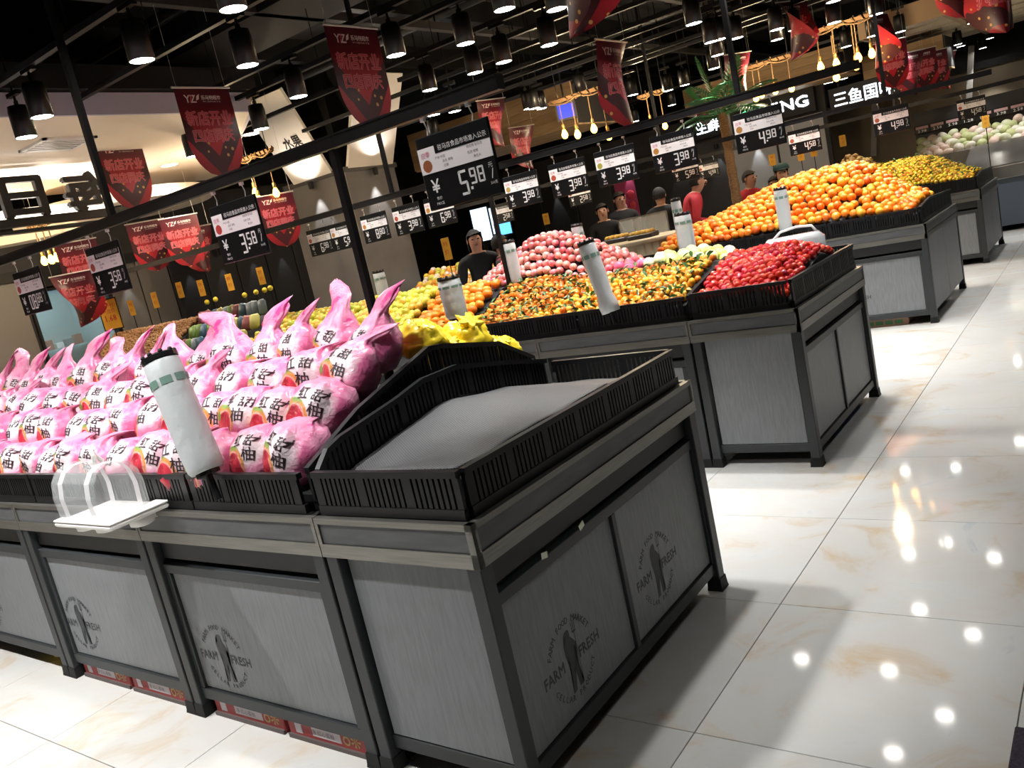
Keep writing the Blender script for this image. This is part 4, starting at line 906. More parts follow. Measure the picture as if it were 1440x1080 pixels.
# ------------------------------------------------------------------ red hanging banners
def banner_material():
    m = bpy.data.materials.new('red_banner'); m.use_nodes = True; nt = m.node_tree; N = nt.nodes.new; L = nt.links.new; b = nt.nodes['Principled BSDF']; b.inputs['Roughness'].default_value = .35
    tc = N('ShaderNodeTexCoord'); sp = N('ShaderNodeSeparateXYZ'); L(tc.outputs['Object'], sp.inputs[0])
    cr = N('ShaderNodeValToRGB'); mr = N('ShaderNodeMapRange'); mr.inputs[1].default_value = -.62; mr.inputs[2].default_value = 0; L(sp.outputs[2], mr.inputs[0]); L(mr.outputs[0], cr.inputs[0])
    e = cr.color_ramp.elements; e[0].position = 0; e[0].color = lin('7a1a20'); e[1].position = 1; e[1].color = lin('4a1220')
    for p, c in ((.3, 'a8202a'), (.45, 'b5202c'), (.62, '8e1a26'), (.8, '5a1420')): k = e.new(p); k.color = lin(c)
    nz = N('ShaderNodeTexNoise'); nz.inputs['Scale'].default_value = 5; nz.inputs['Distortion'].default_value = 1.5; L(tc.outputs['Object'], nz.inputs[0])
    # dark sash in a V
    ab = N('ShaderNodeMath'); ab.operation = 'ABSOLUTE'; L(sp.outputs[0], ab.inputs[0])
    s1 = N('ShaderNodeMath'); s1.operation = 'MULTIPLY_ADD'; s1.inputs[1].default_value = -1.25; L(ab.outputs[0], s1.inputs[0]); L(sp.outputs[2], s1.inputs[2])
    s2 = N('ShaderNodeMath'); s2.operation = 'ADD'; s2.inputs[1].default_value = .545; L(s1.outputs[0], s2.inputs[0]); s3 = N('ShaderNodeMath'); s3.operation = 'ABSOLUTE'; L(s2.outputs[0], s3.inputs[0])
    ad = N('ShaderNodeMath'); ad.operation = 'MULTIPLY_ADD'; ad.inputs[1].default_value = .06; L(nz.outputs[0], ad.inputs[0]); L(s3.outputs[0], ad.inputs[2])
    lt = N('ShaderNodeMath'); lt.operation = 'LESS_THAN'; lt.inputs[1].default_value = .105; L(ad.outputs[0], lt.inputs[0])
    mx = N('ShaderNodeMix'); mx.data_type = 'RGBA'; L(lt.outputs[0], mx.inputs[0]); L(cr.outputs[0], mx.inputs[6]); mx.inputs[7].default_value = lin('451c20')
    vo = N('ShaderNodeTexVoronoi'); vo.inputs['Scale'].default_value = 14; vo.inputs['Randomness'].default_value = 1; L(tc.outputs['Object'], vo.inputs[0])
    l2 = N('ShaderNodeMath'); l2.operation = 'LESS_THAN'; l2.inputs[1].default_value = .17; L(vo.outputs['Distance'], l2.inputs[0])
    gt = N('ShaderNodeMath'); gt.operation = 'LESS_THAN'; gt.inputs[1].default_value = -.33; L(sp.outputs[2], gt.inputs[0]); m2 = N('ShaderNodeMath'); m2.operation = 'MULTIPLY'; L(l2.outputs[0], m2.inputs[0]); L(gt.outputs[0], m2.inputs[1])
    my = N('ShaderNodeMix'); my.data_type = 'RGBA'; L(m2.outputs[0], my.inputs[0]); L(mx.outputs[2], my.inputs[6]); my.inputs[7].default_value = lin('c99a52')
    L(my.outputs[2], b.inputs['Base Color']); L(my.outputs[2], b.inputs['Emission Color']); b.inputs['Emission Strength'].default_value = 0
    return m
M_BAN = banner_material(); M_BTXT = mat('banner_text', 'c84a5c', .5); M_BEDGE = mat('banner_text_light', 'd79a94', .5); M_BLOGO = mat('banner_logo', 'd9cbc8', .5); M_ROD = mat('banner_rod', 'c9c2bb', .3, .5); M_BRED = mat('banner_stripe', 'c04a5a', .5)
def banner_set(curl, twist):
    W, H = .45, .62
    def wrap(mb):
        out = []
        for x, y, z in mb.v:
            t = -z/H; ang = twist*t
            yy = y + curl*(x*x*4 - .2*.2)*t*2.2
            if curl: x *= 1 - .25*abs(curl)*t
            c, s = math.cos(ang), math.sin(ang); out.append((x*c - yy*s, x*s + yy*c, z))
        mb.v = out; return mb
    poly = []; n = 18; rows = 16; bd = MB(); cols = 12
    def half(z):
        t = (-z - .34)/(H - .34); return W/2 if t <= 0 else W/2*math.sqrt(max(0, 1 - t*t))
    for i in range(rows + 1):
        z = -H*(i/rows)**.9
        for j in range(cols + 1): bd.v.append((max(half(z), .004)*(2*j/cols - 1), 0, z))
    k = cols + 1; bd.f = [(i*k+j, (i+1)*k+j, (i+1)*k+j+1, i*k+j+1) for i in range(rows) for j in range(cols)]; c0 = len(bd.v)
    bd.v += [(x, .002, z) for x, y, z in bd.v]; bd.f += [tuple(c0 + i for i in f[::-1]) for f in bd.f]; bd.m = [0]*len(bd.f)
    lg = MB(); text(lg, '乐马特超市', .055, -.065, h=.03, y=-.0015, bold=.0008); text(lg, 'YUEMATE', .055, -.093, h=.009, w=.15, y=-.0015); text(lg, 'YZ', -.115, -.073, h=.05, y=-.0015, bold=.0012)
    lg.add([(-.06, -.0016, -.055), (-.035, -.0016, -.04), (-.045, -.0016, -.075), (-.07, -.0016, -.085)], [(3,2,1,0)])
    st = MB(); st.add([(-.125, -.0019, -.1), (-.115, -.0019, -.1), (-.095, -.0019, -.048), (-.105, -.0019, -.048)], [(0,1,2,3)])
    e1 = MB(); text(e1, '新店开业', 0, -.205, h=.1, w=.37, y=-.0013, bold=.004); text(e1, '四店同庆', 0, -.325, h=.09, w=.33, y=-.0013, bold=.004)
    t1 = MB(); text(t1, '新店开业', 0, -.205, h=.1, w=.37, y=-.0022, bold=.0012); text(t1, '四店同庆', 0, -.325, h=.09, w=.33, y=-.0022, bold=.0012)
    rd = MB(); rd.tube([(-W/2 - .012, 0, .004), (W/2 + .012, 0, .004)], .008, 8)
    return [(a, wrap(m).mesh(a, mm, True if a == 'cloth' else False)) for a, m, mm in (('cloth', bd, M_BAN), ('logo', lg, M_BLOGO), ('logo_stripe', st, M_BRED), ('letter_outline', e1, M_BEDGE), ('lettering', t1, M_BTXT))] + [('top_rod', rd.mesh('top_rod', M_ROD))]
BSETS = [banner_set(0, 0), banner_set(.6, .5), banner_set(-1.0, .9), banner_set(1.1, -.7)]
def banner(p, label, group, kind=0, rot=PI/2, s=1.0, cz=4.1):
    T = empty('hanging_banner', p, rot, label=label, cat='banner', group=group); T.scale = (s,)*3
    for n, me in BSETS[kind]: put(n, me, T)
    mb = MB(); h = (cz - p[2])/s
    for x in (-.2, .2): mb.tube([(x, 0, .01), (x*.97, 0, h)], .0016, 5)
    mb.build('cord', M_ROD, T)
for (u, v, x, lb, k) in ((283, 124, -3.75, 'red shield-shaped shop banner in front of the cream ceiling, right of the pair', 0), (165, 199, -5.92, 'red shield-shaped shop banner beside the cut-out characters', 0),
                      (493, 38, -2.36, 'red shield-shaped shop banner in front of the white sign panel', 0), (860, 58, -2.09, 'narrow twisted red banner hanging right of the picture centre', 1)):
    p = at(u, v, x=x); banner(p, lb, 'large red banners', k, s=1 if k == 0 else 1.22)
p = at(818, 30, y=3.0); banner((p.x, 3.0, p.z + .55), 'large curled red banner cut off by the top edge', 'large red banners', 2, .8, 1.0)
p = at(1400, 22, y=8.0); banner((p.x + .05, 8.0, p.z + .5), 'large red banner cut off by the top right corner', 'large red banners', 3, 1.0, 1.1)
p = at(1355, 10, y=8.6); banner((p.x, 8.6, p.z + .5), 'red banner tip next to the top right corner banner', 'large red banners', 1, .4, 1.0)
for (u, v, y, k, r, lb) in ((690, 140, 7.0, 1, 1.2, 'red banner behind the large 5.98 price sign'), (733, 178, 8.0, 1, 1.2, 'small red banner right of the 5.98 price sign'), (1112, 2, 7.6, 2, 1.1, 'long thin twisted red banner at the top right'), (1037, 75, 9.2, 1, 1.0, 'red banner beside the palm fronds'), (985, 128, 12.4, 0, 1.2, 'small red banner on the wooden bulkhead left of the palm'), (1232, 20, 8.8, 2, 1.2, 'red banner hanging over the orange heap'),
       (1250, 58, 10.2, 0, .6, 'red banner, first of the cluster right of the bulbs'), (1278, 74, 11.4, 1, .6, 'red banner, second of the cluster right of the bulbs'), (1295, 70, 12.2, 0, .6, 'red banner, third of the cluster right of the bulbs'), (1312, 72, 13.0, 0, .6, 'red banner, fourth of the cluster right of the bulbs'), (1326, 75, 14.0, 1, .6, 'red banner, last of the cluster right of the bulbs'),
       (203, 312, 4.0, 0, 1.1, 'red banner hanging left behind the 3.58 price sign'), (250, 305, 4.2, 0, 1.1, 'red banner just left of the 3.58 price sign'), (385, 274, 4.6, 0, 1.1, 'red banner between the 3.58 sign and the grey column'), (272, 320, 4.8, 1, 1.1, 'red banner half hidden behind the 3.58 price sign'), (105, 340, 3.2, 0, 1.1, 'red banner left of the small 3.58 price sign'), (100, 385, 3.0, 2, 1.1, 'low curled red banner above the blue glass room')):
    p = at(u, v, y=y); banner(p, lb, 'distant red banners', k, r, .9, 4.1)

# ------------------------------------------------------------------ warm pendant bulbs on rope
M_BULB = mat('warm_bulb', 'ffcf70', .2, emit=9, ecol='ffb648'); M_FIL = mat('bulb_core', 'fff2c8', .2, emit=30, ecol='ffe09a'); M_ROPE = mat('jute_rope', '5c4526', .85, bump=.4, scale=60); M_BRASS = mat('brass_socket', '8a6a34', .35, .6)
def bulbs(pts, label, y, fz=.42):
    for i, (u, v) in enumerate(sorted(pts)):
        p = at(u, v, y=y)
        T = empty('pendant_bulb', p, label='glowing amber bulb %s, %s from the left' % (label, ORD[i]), cat='pendant lamp', group='amber bulbs ' + label)
        mb = MB(); mb.lathe([(.0, -.058), (.02, -.052), (.034, -.03), (.036, -.01), (.026, .02), (.015, .042), (.013, .05)], 14); mb.build('glass_bulb', M_BULB, T, True)
        mb = MB(); mb.lathe([(.016, .045), (.018, .05), (.018, .095), (.008, .105)], 12); mb.build('socket', M_BRASS, T, True)
        mb = MB(); mb.tube([(0, 0, .1), (.004, 0, fz)], .007, 7); mb.build('rope_cord', M_ROPE, T)
    ps = [at(u, v, y=y) for u, v in pts]; x0, x1 = min(p.x for p in ps) - .12, max(p.x for p in ps) + .12; z = max(p.z for p in ps) + .36; zt = z
    T = empty('rope_swag', ((x0+x1)/2, y, z), label='wooden bar wound with rope carrying the amber bulbs ' + label, cat='lamp frame', group='rope bars'); h = (x1-x0)/2
    mb = MB(); mb.bar((-h, 0, 0), (h, 0, 0), .03, .04); mb.build('bar', mat('driftwood', '6a4c2c', .8), T)
    mb = MB(); n = 40; mb.tube([(-h + 2*h*i/n, .03*math.cos(i*1.3), .03*math.sin(i*1.3)) for i in range(n+1)], .008, 6); mb.tube([(-h + 2*h*i/12, -.03, -.05*math.sin(PI*(i % 6)/6)) for i in range(13)], .008, 6); mb.build('rope_winding', M_ROPE, T)
    mb = MB()
    for s in (-.7, .7): mb.tube([(s*h, 0, .02), (s*h, 0, 4.1 - z)], .005, 6)
    mb.build('hanger', M_BLACK, T)
    for p in ps:    # short extension so that every cord meets the bar
        pass
    ld = bpy.data.lights.new('bulb_glow', 'POINT'); ld.energy = 34; ld.color = (1, .78, .5); ld.shadow_soft_size = .05
    lo = bpy.data.objects.new('bulb_glow', ld); COL.objects.link(lo); lo.parent = T; lo.location = (0, -.35, -.2)
bulbs(((794, 188), (812, 188), (835, 180), (856, 190)), 'left of the twisted banner', 7.0)
bulbs(((1154, 93), (1176, 88), (1176, 107), (1207, 80), (1204, 91), (1226, 74)), 'above the dark lit sign', 8.4)
bulbs(((359, 270), (388, 270), (365, 281)), 'above the banner near the column', 4.6, .3)
bulbs(((62, 366), (72, 364), (80, 361)), 'over the blue glass room', 3.1, .3)
bulbs(((915, 172), (935, 176)), 'in front of the dark palm fronds', 9.4)
bulbs(((1063, 137), (1071, 132), (1090, 127), (1113, 123)), 'right of the palm trunk', 9.8)

# ------------------------------------------------------------------ palm
T = empty('palm_tree', (-2.5, 8.75, 0), label='slim palm with a fibrous trunk and a few green fronds', cat='palm')
mb = MB(); pr = []
for i in range(28):
    z = 2.35*i/27; pr += [(.062 - .012*z/2.35 + (.008 if i % 2 else 0), z)]
mb.lathe(pr, 12); mb.build('trunk', mat('palm_fibre', '5a4228', .9, col2='7a5c38', scale=30, stretch=(1, 1, 4), bump=.5), T)
M_PALM = mat('palm_green', '24522c', .5, col2='34703a', scale=12)
fr = ((3.3, 1.35, 1.0), (6.1, 1.2, .95), (.2, .75, 1.0), (1.0, .5, .8), (2.0, .55, .75), (2.9, .35, .8), (3.7, .45, .75), (4.6, .7, .95), (5.3, .85, .9), (5.9, .4, .8), (4.1, 1.0, .8), (.6, 1.1, .7))
for k, (az, el, L) in enumerate(fr):
    mb = MB(); n = 16; d = Vector((math.cos(az), math.sin(az), 0)); sd = Vector((-d.y, d.x, 0)); pts = []
    for i in range(n+1):
        t = i/n; pts.append(Vector((0, 0, 2.3)) + d*(L*t*math.cos(el)*(1 - .1*t)) + Vector((0, 0, L*t*math.sin(el) - .55*L*t*t*(1.2 - el*.6))))
    mb.tube(pts, [.012*(1 - .8*i/n) for i in range(n+1)], 5)
    for i in range(2, n+1):
        p = pts[i]; ll = .26*math.sin(PI*min(1, .25 + .75*i/n))**.7 + .03; tg = (pts[i] - pts[i-1]).normalized()
        for s in (-1, 1):
            e = p + sd*s*ll*.8 + tg*ll*.5 - Vector((0, 0, ll*.18)); mid = p.lerp(e, .5) + tg*.02
            mb.add([p, mid, e, p.lerp(e, .5) - tg*.02, p.lerp(e, .5) + Vector((0, 0, .01))], [(0,1,4), (1,2,4), (2,3,4), (3,0,4)])
    mb.build('frond', M_PALM, T)
mb = MB(); random.seed(3)
for k in range(5):   # low dry fronds by the bulbs
    pass

# ------------------------------------------------------------------ people
def hand_mesh(mb, w, d, up, s=1):
    """palm and five bent fingers from wrist w along d"""
    d = Vector(d).normalized(); sd = d.cross(Vector(up)).normalized(); n = sd.cross(d)
    mb.tube([w, w + d*.03, w + d*.08], [.02, .032, .03], 8)
    for i, (o, L) in enumerate(((-.026, .06), (-.009, .072), (.009, .068), (.025, .052))):
        b = w + d*.075 + sd*o; mb.tube([b, b + d*L*.45 - n*.006, b + d*L*.8 - n*.02, b + d*L*.92 - n*.032], [.0085, .0082, .0075, .005], 6)
    b = w + d*.03 - sd*.026; mb.tube([b, b - sd*.022 + d*.025, b - sd*.024 + d*.05 - n*.01], [.011, .0095, .007], 6)
def person(p, rz, H, top, trouser, label, hair='140f0d', long_hair=False, arms='rest', lean=0, cap=None, skin='b98a6e', coat=None, pattern=None):
    k = H/1.66; bm = bmesh.new(); sl = bm.verts.layers.skin.verify()
    J = {}
    def V(n, x, y, z, r, par=None):
        if z > .95: y = y - math.sin(lean)*(z - .95); z = .95 + (z - .95)*math.cos(lean)
        v = bm.verts.new((x*k, y*k, z*k)); v[sl].radius = (r[0]*k, r[1]*k) if isinstance(r, tuple) else (r*k, r*k); J[n] = v
        if par: bm.edges.new((J[par], v))
        else: v[sl].use_root = True
    V('pelvis', 0, 0, .95, (.145, .11)); V('waist', 0, 0, 1.08, (.14, .105), 'pelvis'); V('chest', 0, .01, 1.27, (.155, .115), 'waist'); V('collar', 0, .01, 1.38, (.1, .085), 'chest')
    V('neck', 0, 0, 1.45, .052, 'collar'); V('jaw', 0, -.012, 1.51, (.066, .075), 'neck'); V('head', 0, -.004, 1.575, (.077, .09), 'jaw'); V('crown', 0, .008, 1.63, (.058, .07), 'head')
    for s, n in ((-1, 'l'), (1, 'r')):
        V('sh' + n, s*.175, .01, 1.365, .068, 'collar')
        if arms == 'rest': E, W = (s*.235, .03, 1.1), (s*.22, -.08, .88)
        elif arms == 'front': E, W = (s*.23, -.02, 1.12), (s*.11, -.26, 1.06)
        else: E, W = (s*.24, -.12, 1.16), (s*.15, -.36, 1.12)
        V('el' + n, *E, .05, 'sh' + n); V('wr' + n, *W, .034, 'el' + n)
        V('hip' + n, s*.085, 0, .9, .09, 'pelvis'); V('kn' + n, s*.095, -.015, .5, .062, 'hip' + n); V('an' + n, s*.1, .02, .1, .045, 'kn' + n); V('to' + n, s*.105, -.12, .045, .04, 'an' + n)
    me = bpy.data.meshes.new('p'); bm.to_mesh(me); J2 = {n: v.co.copy() for n, v in J.items()}; bm.free()
    ob = bpy.data.objects.new('p', me); COL.objects.link(ob); ob.modifiers.new('s', 'SKIN'); sd = ob.modifiers.new('d', 'SUBSURF'); sd.levels = 2
    bpy.context.view_layer.update(); m2 = bpy.data.meshes.new_from_object(ob.evaluated_get(bpy.context.evaluated_depsgraph_get())); bpy.data.objects.remove(ob)
    ms = mat('skin_' + skin, skin, .5); mt = mat('cloth_' + top + (pattern or ''), top, .8, col2=pattern, scale=16, contrast=(.5, .56)); ml = mat('cloth_' + trouser, trouser, .8); msh = mat('shoe_black', '17161a', .5)
    m2.materials.clear()
    for m in (mt, ms, ml, msh): m2.materials.append(m)
    nk = J2['neck']
    for f in m2.polygons:
        f.use_smooth = True; c = f.center
        if (c - J2['head']).length < .16*k and c.z > nk.z - .01*k: f.material_index = 1
        elif c.z < .075*k: f.material_index = 3
        elif c.z < (.72 if coat else .9)*k and abs(c.x) < .19*k: f.material_index = 2
        elif min((c - J2['wrl']).length, (c - J2['wrr']).length) < .04*k: f.material_index = 1
    for v in m2.vertices:   # nose bridge and chin on the face
        c = v.co - J2['head']
        if c.y < -.05*k and abs(c.x) < .014*k and -.03*k < c.z < .01*k: v.co.y -= .016*k
    T = put('person', m2, None, p, rz, label=label, cat='person')
    h = J2['head']
    mb = MB()
    for s in (-1, 1): mb.ball((h.x + s*.03*k, h.y - .083*k, h.z + .008*k), .0095*k, 8, 6, (1.3, .7, .8))
    mb.build('eyes', mat('eye_dark', '1b1412', .2), T, True)
    mb = MB(); mb.ball((h.x, h.y - .092*k, h.z - .018*k), .013*k, 8, 6, (.9, 1.1, 1.4)); mb.build('nose', ms, T, True)
    mb = MB(); mb.ball((h.x, h.y - .078*k, h.z - .052*k), .02*k, 8, 6, (1.1, .5, .35)); mb.build('mouth', mat('lip', '9a5a50', .5), T, True)
    mb = MB()
    for s in (-1, 1): mb.ball((h.x + s*.08*k, h.y + .008*k, h.z - .005*k), .02*k, 8, 6, (.4, .8, 1.3))
    mb.build('ears', ms, T, True)
    # hair
    mb = MB(); n = 18; C = Vector((h.x, h.y + .012*k, h.z + .012*k)); rows = []
    for i in range(9):
        t = PI/2 - i*PI/2*(1.35)/8
        for j in range(n):
            a = 2*PI*j/n; fy = math.sin(a); r = 1.0
            z = math.sin(t)*.1*k + .008*k*noise.noise(Vector((a*3, i, H)))*(i > 3); 
            if fy < -.2 and z < .045*k: z = (.05 + .012*math.cos(a))*k
            if long_hair and fy > -.15 and i > 5: z -= (i-5)*.055*k
            jit = 1 + .09*noise.noise(Vector((a*2, i*.6, H*9)))
            rr = math.cos(max(t, -.35)) ; mb.v.append((C.x + .084*k*rr*math.cos(a)*jit, C.y + .004*k + .097*k*rr*fy*jit, C.z + z))
    mb.f = [(i*n+j, i*n+(j+1) % n, (i+1)*n+(j+1) % n, (i+1)*n+j) for i in range(8) for j in range(n)] + [tuple(range(n))]; mb.m = [0]*len(mb.f)
    mb.build('hair', mat('hair_' + hair, hair, .8), T, True)
    if cap:
        mb = MB(); mb.lathe([(.102*k, .03*k), (.1*k, .07*k), (.075*k, .105*k), (.0, .118*k)], 16, M=Matrix.Translation(C)); mb.ball((C.x, C.y - .1*k, C.z + .035*k), .075*k, 12, 6, (1, 1, .12)); mb.build('cap', mat('cap_' + cap, cap, .7), T, True)
    mb = MB()
    for n_ in 'lr': w = J2['wr' + n_]; hand_mesh(mb, w, w - J2['el' + n_], (0, 0, 1))
    mb.build('hands', ms, T, True)
    if coat:
        mb = MB(); nn = 20
        mb.lathe([(.17*k, .70*k), (.165*k, .9*k), (.16*k, 1.08*k), (.17*k, 1.25*k), (.15*k, 1.36*k)], nn, cap=False); mb.v = [(x*1.08, y*.86 + .02*k, z) for x, y, z in mb.v]
        mb.f = [f for f in mb.f if not all(mb.v[i][1] < -.1*k and abs(mb.v[i][0]) < .075*k for i in f)]; mb.m = [0]*len(mb.f)
        mb.build('open_coat', mat('coat_' + coat, coat, .85), T, True)
    return T
def P_(u, v, y): p = at(u, v, y=y); return p
p = P_(665, 326, 5.2); person((p.x, 5.2, 0), .75, p.z + .0, '15141a', '1a1a1e', 'woman with long dark hair in a black coat facing the camera behind the second row', long_hair=True, arms='rest', skin='c4927a')
p = P_(703, 338, 5.25); person((p.x, 5.25, 0), 2.1, p.z + .04, '241a1c', '1a1a1e', 'dark-haired person in a black jacket with red pattern beside the woman in the black coat', arms='front', pattern='8a2a34', skin='a87c66')
p = P_(845, 288, 8.3); person((p.x, 8.3, 0), .5, p.z, '111114', '17171b', 'short-haired man in a black jacket looking down behind the skirted table', arms='front', lean=.1, skin='b58a70')
p = P_(870, 274, 8.8); person((p.x, 8.8, 0), .9, p.z + .02, '18171b', '17171b', 'person in dark clothes just behind the man in the black jacket', skin='9a705c')
p = P_(926, 268, 8.5); person((p.x, 8.5, 0), 3.3, p.z + .02, '101013', '17171b', 'dark-haired person in black seen from behind at the skirted table', arms='front', skin='b08a70')
p = P_(955, 258, 8.3); person((p.x, 8.3, 0), 2.2, p.z + .1, 'a3202c', '1c1c22', 'bending person in a red jacket left of the palm trunk', arms='front', lean=.35, skin='a87c66')
p = P_(1015, 255, 8.4); person((p.x - .02, 9.2, 0), 1.2, p.z + .05, 'a8242e', '1c1c22', 'person in a red jacket half hidden by the palm trunk', arms='front', lean=.15, skin='a87c66')
p = P_(1098, 234, 9.0); person((p.x, 9.0, 0), .4, p.z, '15161a', '17171b', 'man in a dark cap and jacket behind the orange heap', cap='2a4a4c', skin='c09478')
p = P_(1112, 242, 9.15); person((p.x - .22, 9.15, 0), .2, p.z - .02, '1a181c', '17171b', 'dark-haired person behind the man in the cap', skin='b58a70')
# ------------------------------------------------------------------ far parts of the hall
# inner wall on the left with cladding panels and the cold room window
W = empty('wall_inner', (-9.2, 0, 0)); struct(W)
mb = MB()
for y0, y1, z0, z1 in ((-3.9, 3.3, 0, 3.0), (3.3, 4.3, 0, 1.05), (3.3, 4.3, 2.06, 3.0), (4.3, 8.2, 0, 3.0)): mb.box(-.12, -.03, y0, y1, z0, z1)
mb.build('wall_core', M_WALL, W)
for k, (y0, y1, m) in enumerate(((-.9, .3, 0), (.32, 1.2, 0), (1.22, 2.2, 0), (2.22, 3.26, 0), (4.34, 4.75, 0), (4.77, 5.2, 0), (5.22, 5.75, 1), (5.77, 6.3, 1), (6.32, 6.85, 1), (6.87, 7.4, 1), (7.42, 8.0, 1))):
    mb = MB(); mb.bbox(-.03, 0, y0, y1, .1, 2.2, .004); mb.build('cladding_panel', (mat('clad_grey', '6e6b68', .5), mat('clad_black', '2a2a2c', .45))[m], W)
mb = MB(); mb.box(-.03, .05, -3.9, 8.2, 2.2, 2.32); mb.build('ledge', M_BLACK, W)
Wn = empty('window_1', (-9.2, 3.8, 1.55)); struct(Wn)
mb = MB()
for a in (-.5, .47): mb.box(-.1, .02, a, a + .03, -.5, .51)
mb.box(-.1, .02, -.5, .5, -.5, -.47); mb.box(-.1, .02, -.5, .5, .48, .51); mb.build('window_frame', M_BLACK, Wn)
mb = MB(); mb.box(-.05, -.045, -.47, .47, -.47, .48); mb.build('pane', mat('window_glass', 'b8d8e0', .03, alpha=.18), Wn)
T = empty('cold_room', (-9.32, 3.8, 0), label='pale blue lit cold room behind the window on the left', cat='cold room')
mb = MB(); mb.box(-1.4, -1.35, -.7, .7, .9, 2.3); mb.box(-1.35, -.0, -.72, -.68, .9, 2.3); mb.box(-1.35, -.0, .68, .72, .9, 2.3); mb.box(-1.35, 0, -.7, .7, 2.28, 2.32); mb.build('liner', mat('cold_blue', '8fa4aa', .6), T)
mb = MB(); mb.box(-1.2, -.2, -.6, .6, .98, 1.02); mb.box(-1.3, -.95, -.65, .65, 1.28, 1.3); mb.build('shelf', mat('cold_shelf', '9ab8c0', .4), T)
for k in range(9):
    mb = MB(); h = .08 + .03*(k % 3); mb.bbox(-.05, .05, -.05, .05, 0, h, .006); mb.build('package', mat('cold_pack%d' % (k % 3), ('c8ccd0', '56707a', '8a4a3c')[k % 3], .5), T, loc=(-1.1, -.55 + .135*k, 1.3))
ld = bpy.data.lights.new('cold_tube', 'AREA'); ld.energy = 9; ld.size = .9; ld.color = (.75, .93, 1); lo = bpy.data.objects.new('cold_tube', ld); COL.objects.link(lo); lo.parent = T; lo.location = (-.7, 0, 2.25)
def washer(x, y, z, e, lb, size=.8, aim=None):
    T = empty('wall_washer', (x, y, z), label=lb, cat='lamp', group='wall washers')
    mb = MB(); mb.lathe([(.03, -.07), (.034, -.06), (.034, .03), (.0, .03)], 12); mb.build('housing', M_BLACK, T)
    mb = MB(); mb.box(-.012, .012, -.012, .012, .02, .06); mb.box(-.03, .1 if aim else .03, -.02, .02, .055, .075); mb.build('bracket', M_BLACK, T)
    ld = bpy.data.lights.new('wash', 'SPOT'); ld.energy = e; ld.spot_size = size; ld.spot_blend = .4; ld.shadow_soft_size = .015; lo = bpy.data.objects.new('wash', ld); COL.objects.link(lo); lo.parent = T; lo.location = (0, 0, -.075)
for k, y in enumerate((2.7, 4.55, 5.5, 6.05, 6.6, 7.15)):
    washer(-9.12, y, 2.15, 7, 'washer light on the left inner wall panels, %s from the left' % ('first', 'second', 'third', 'fourth', 'fifth', 'sixth')[k])
# second row carries on to the left with nuts and packed goods
for k in range(2): table(-.612 - 1.02*(k+6) + .004, -.612 - 1.02*(k+5), Y2, Y2 + 1.36, ('second row table under the packed goods', 'second row table under the loose nuts')[k], 'fascia', None, [None], None, G2)
NUT = [fruit_mesh('nut', mat('nut_brown', '8a6238', .6), .018, (1, 1, 1.2), 6, 5, 0)]
heap(lambda x, y: ramp_z(y, ((2.78, 1.0), (3.4, 1.36))), -7.7, -6.05, 2.9, 3.45, .018, NUT, 'nut', 'brown nut in the heap behind the pomelo bags', 'loose nuts', sp=1.9, cap=150, blabel='board under the nuts')
PK = [mat('pack%d' % i, c, .35) for i, c in enumerate(('4a6a86', '6f8f4a', 'b8b060', '8a4a4a', '7a8a94', '3c5a6a'))]
rk = random.Random(4)
pm = []
for i in range(6):
    mb = MB(); mb.bbox(-.055, .055, -.025, .025, -.07, .07, .02); pm.append(mb.mesh('snack_packet', PK[i], True))
for i in range(44):
    x = -5.95 + .095*(i % 11) + rk.uniform(-.02, .02); r = i // 11; y = 2.95 + .14*r; z = 1.02 + .11*r
    put('snack_packet', pm[rk.randrange(6)], None, (x, y, z), (rk.uniform(-.5, -.1), rk.uniform(-.2, .2), rk.uniform(-.3, .3)), label='small glossy packet in the sloping bin between nuts and pears', cat='packet', group='packets between nuts and pears')
mb = MB(); mb.prism([(-.55, 0), (.52, 0), (.52, .02), (-.55, .02)], 0, 1); mb.v = [(x, y*.6, z - .06 + y*.36) for x, y, z in mb.v]; mb.build('display_slope', SB, None, loc=(-5.47, 2.86, .95), label='sloping board under the small packets', cat='board')
# yellow price tags on stalks
M_YT = mat('yellow_tag', 'c9962a', .6); M_RDK = mat('tag_red', 'b03a22', .6)
def yellow_tag(p, w, h, label, base, rz=.3, poster=False):
    T = empty('yellow_tag', (p[0], p[1], base), rz, label=label, cat='price tag', group='yellow tags'); z = p[2] - base
    mb = MB(); mb.tube([(0, 0, 0), (0, 0, z - h/2)], .006, 6); mb.lathe([(.04, 0), (.04, .006)], 12); mb.build('stalk', M_DGREY, T)
    mb = MB(); mb.box(-w/2, w/2, -.003, .003, z - h/2, z + h/2); mb.build('card', M_YT, T)
    mb = MB(); 
    if poster: text(mb, '今日特价', 0, z + h*.28, w=w*.8, y=-.0045); text(mb, '大放价', 0, z + h*.1, w=w*.6, y=-.0045); text(mb, '1.68', 0, z - h*.12, w=w*.55, y=-.0045, bold=.002)
    else: text(mb, '特', 0, z + h*.22, h=h*.22, y=-.0045); text(mb, '价', 0, z - h*.15, h=h*.22, y=-.0045)
    mb.build('print', M_RDK, T)
    mb = MB()
    for a, b, c, d in ((-w/2, w/2, -h/2, -h/2 + .012), (-w/2, w/2, h/2 - .012, h/2), (-w/2, -w/2 + .012, -h/2, h/2), (w/2 - .012, w/2, -h/2, h/2)): mb.box(a, b, -.006, .005, z + c, z + d)
    if poster: mb.build('frame', M_BLACK, T)
p = at(155, 442, y=3.3); yellow_tag(p, .26, .34, 'yellow framed promotion poster behind the pomelo bags', .85, .35, True)
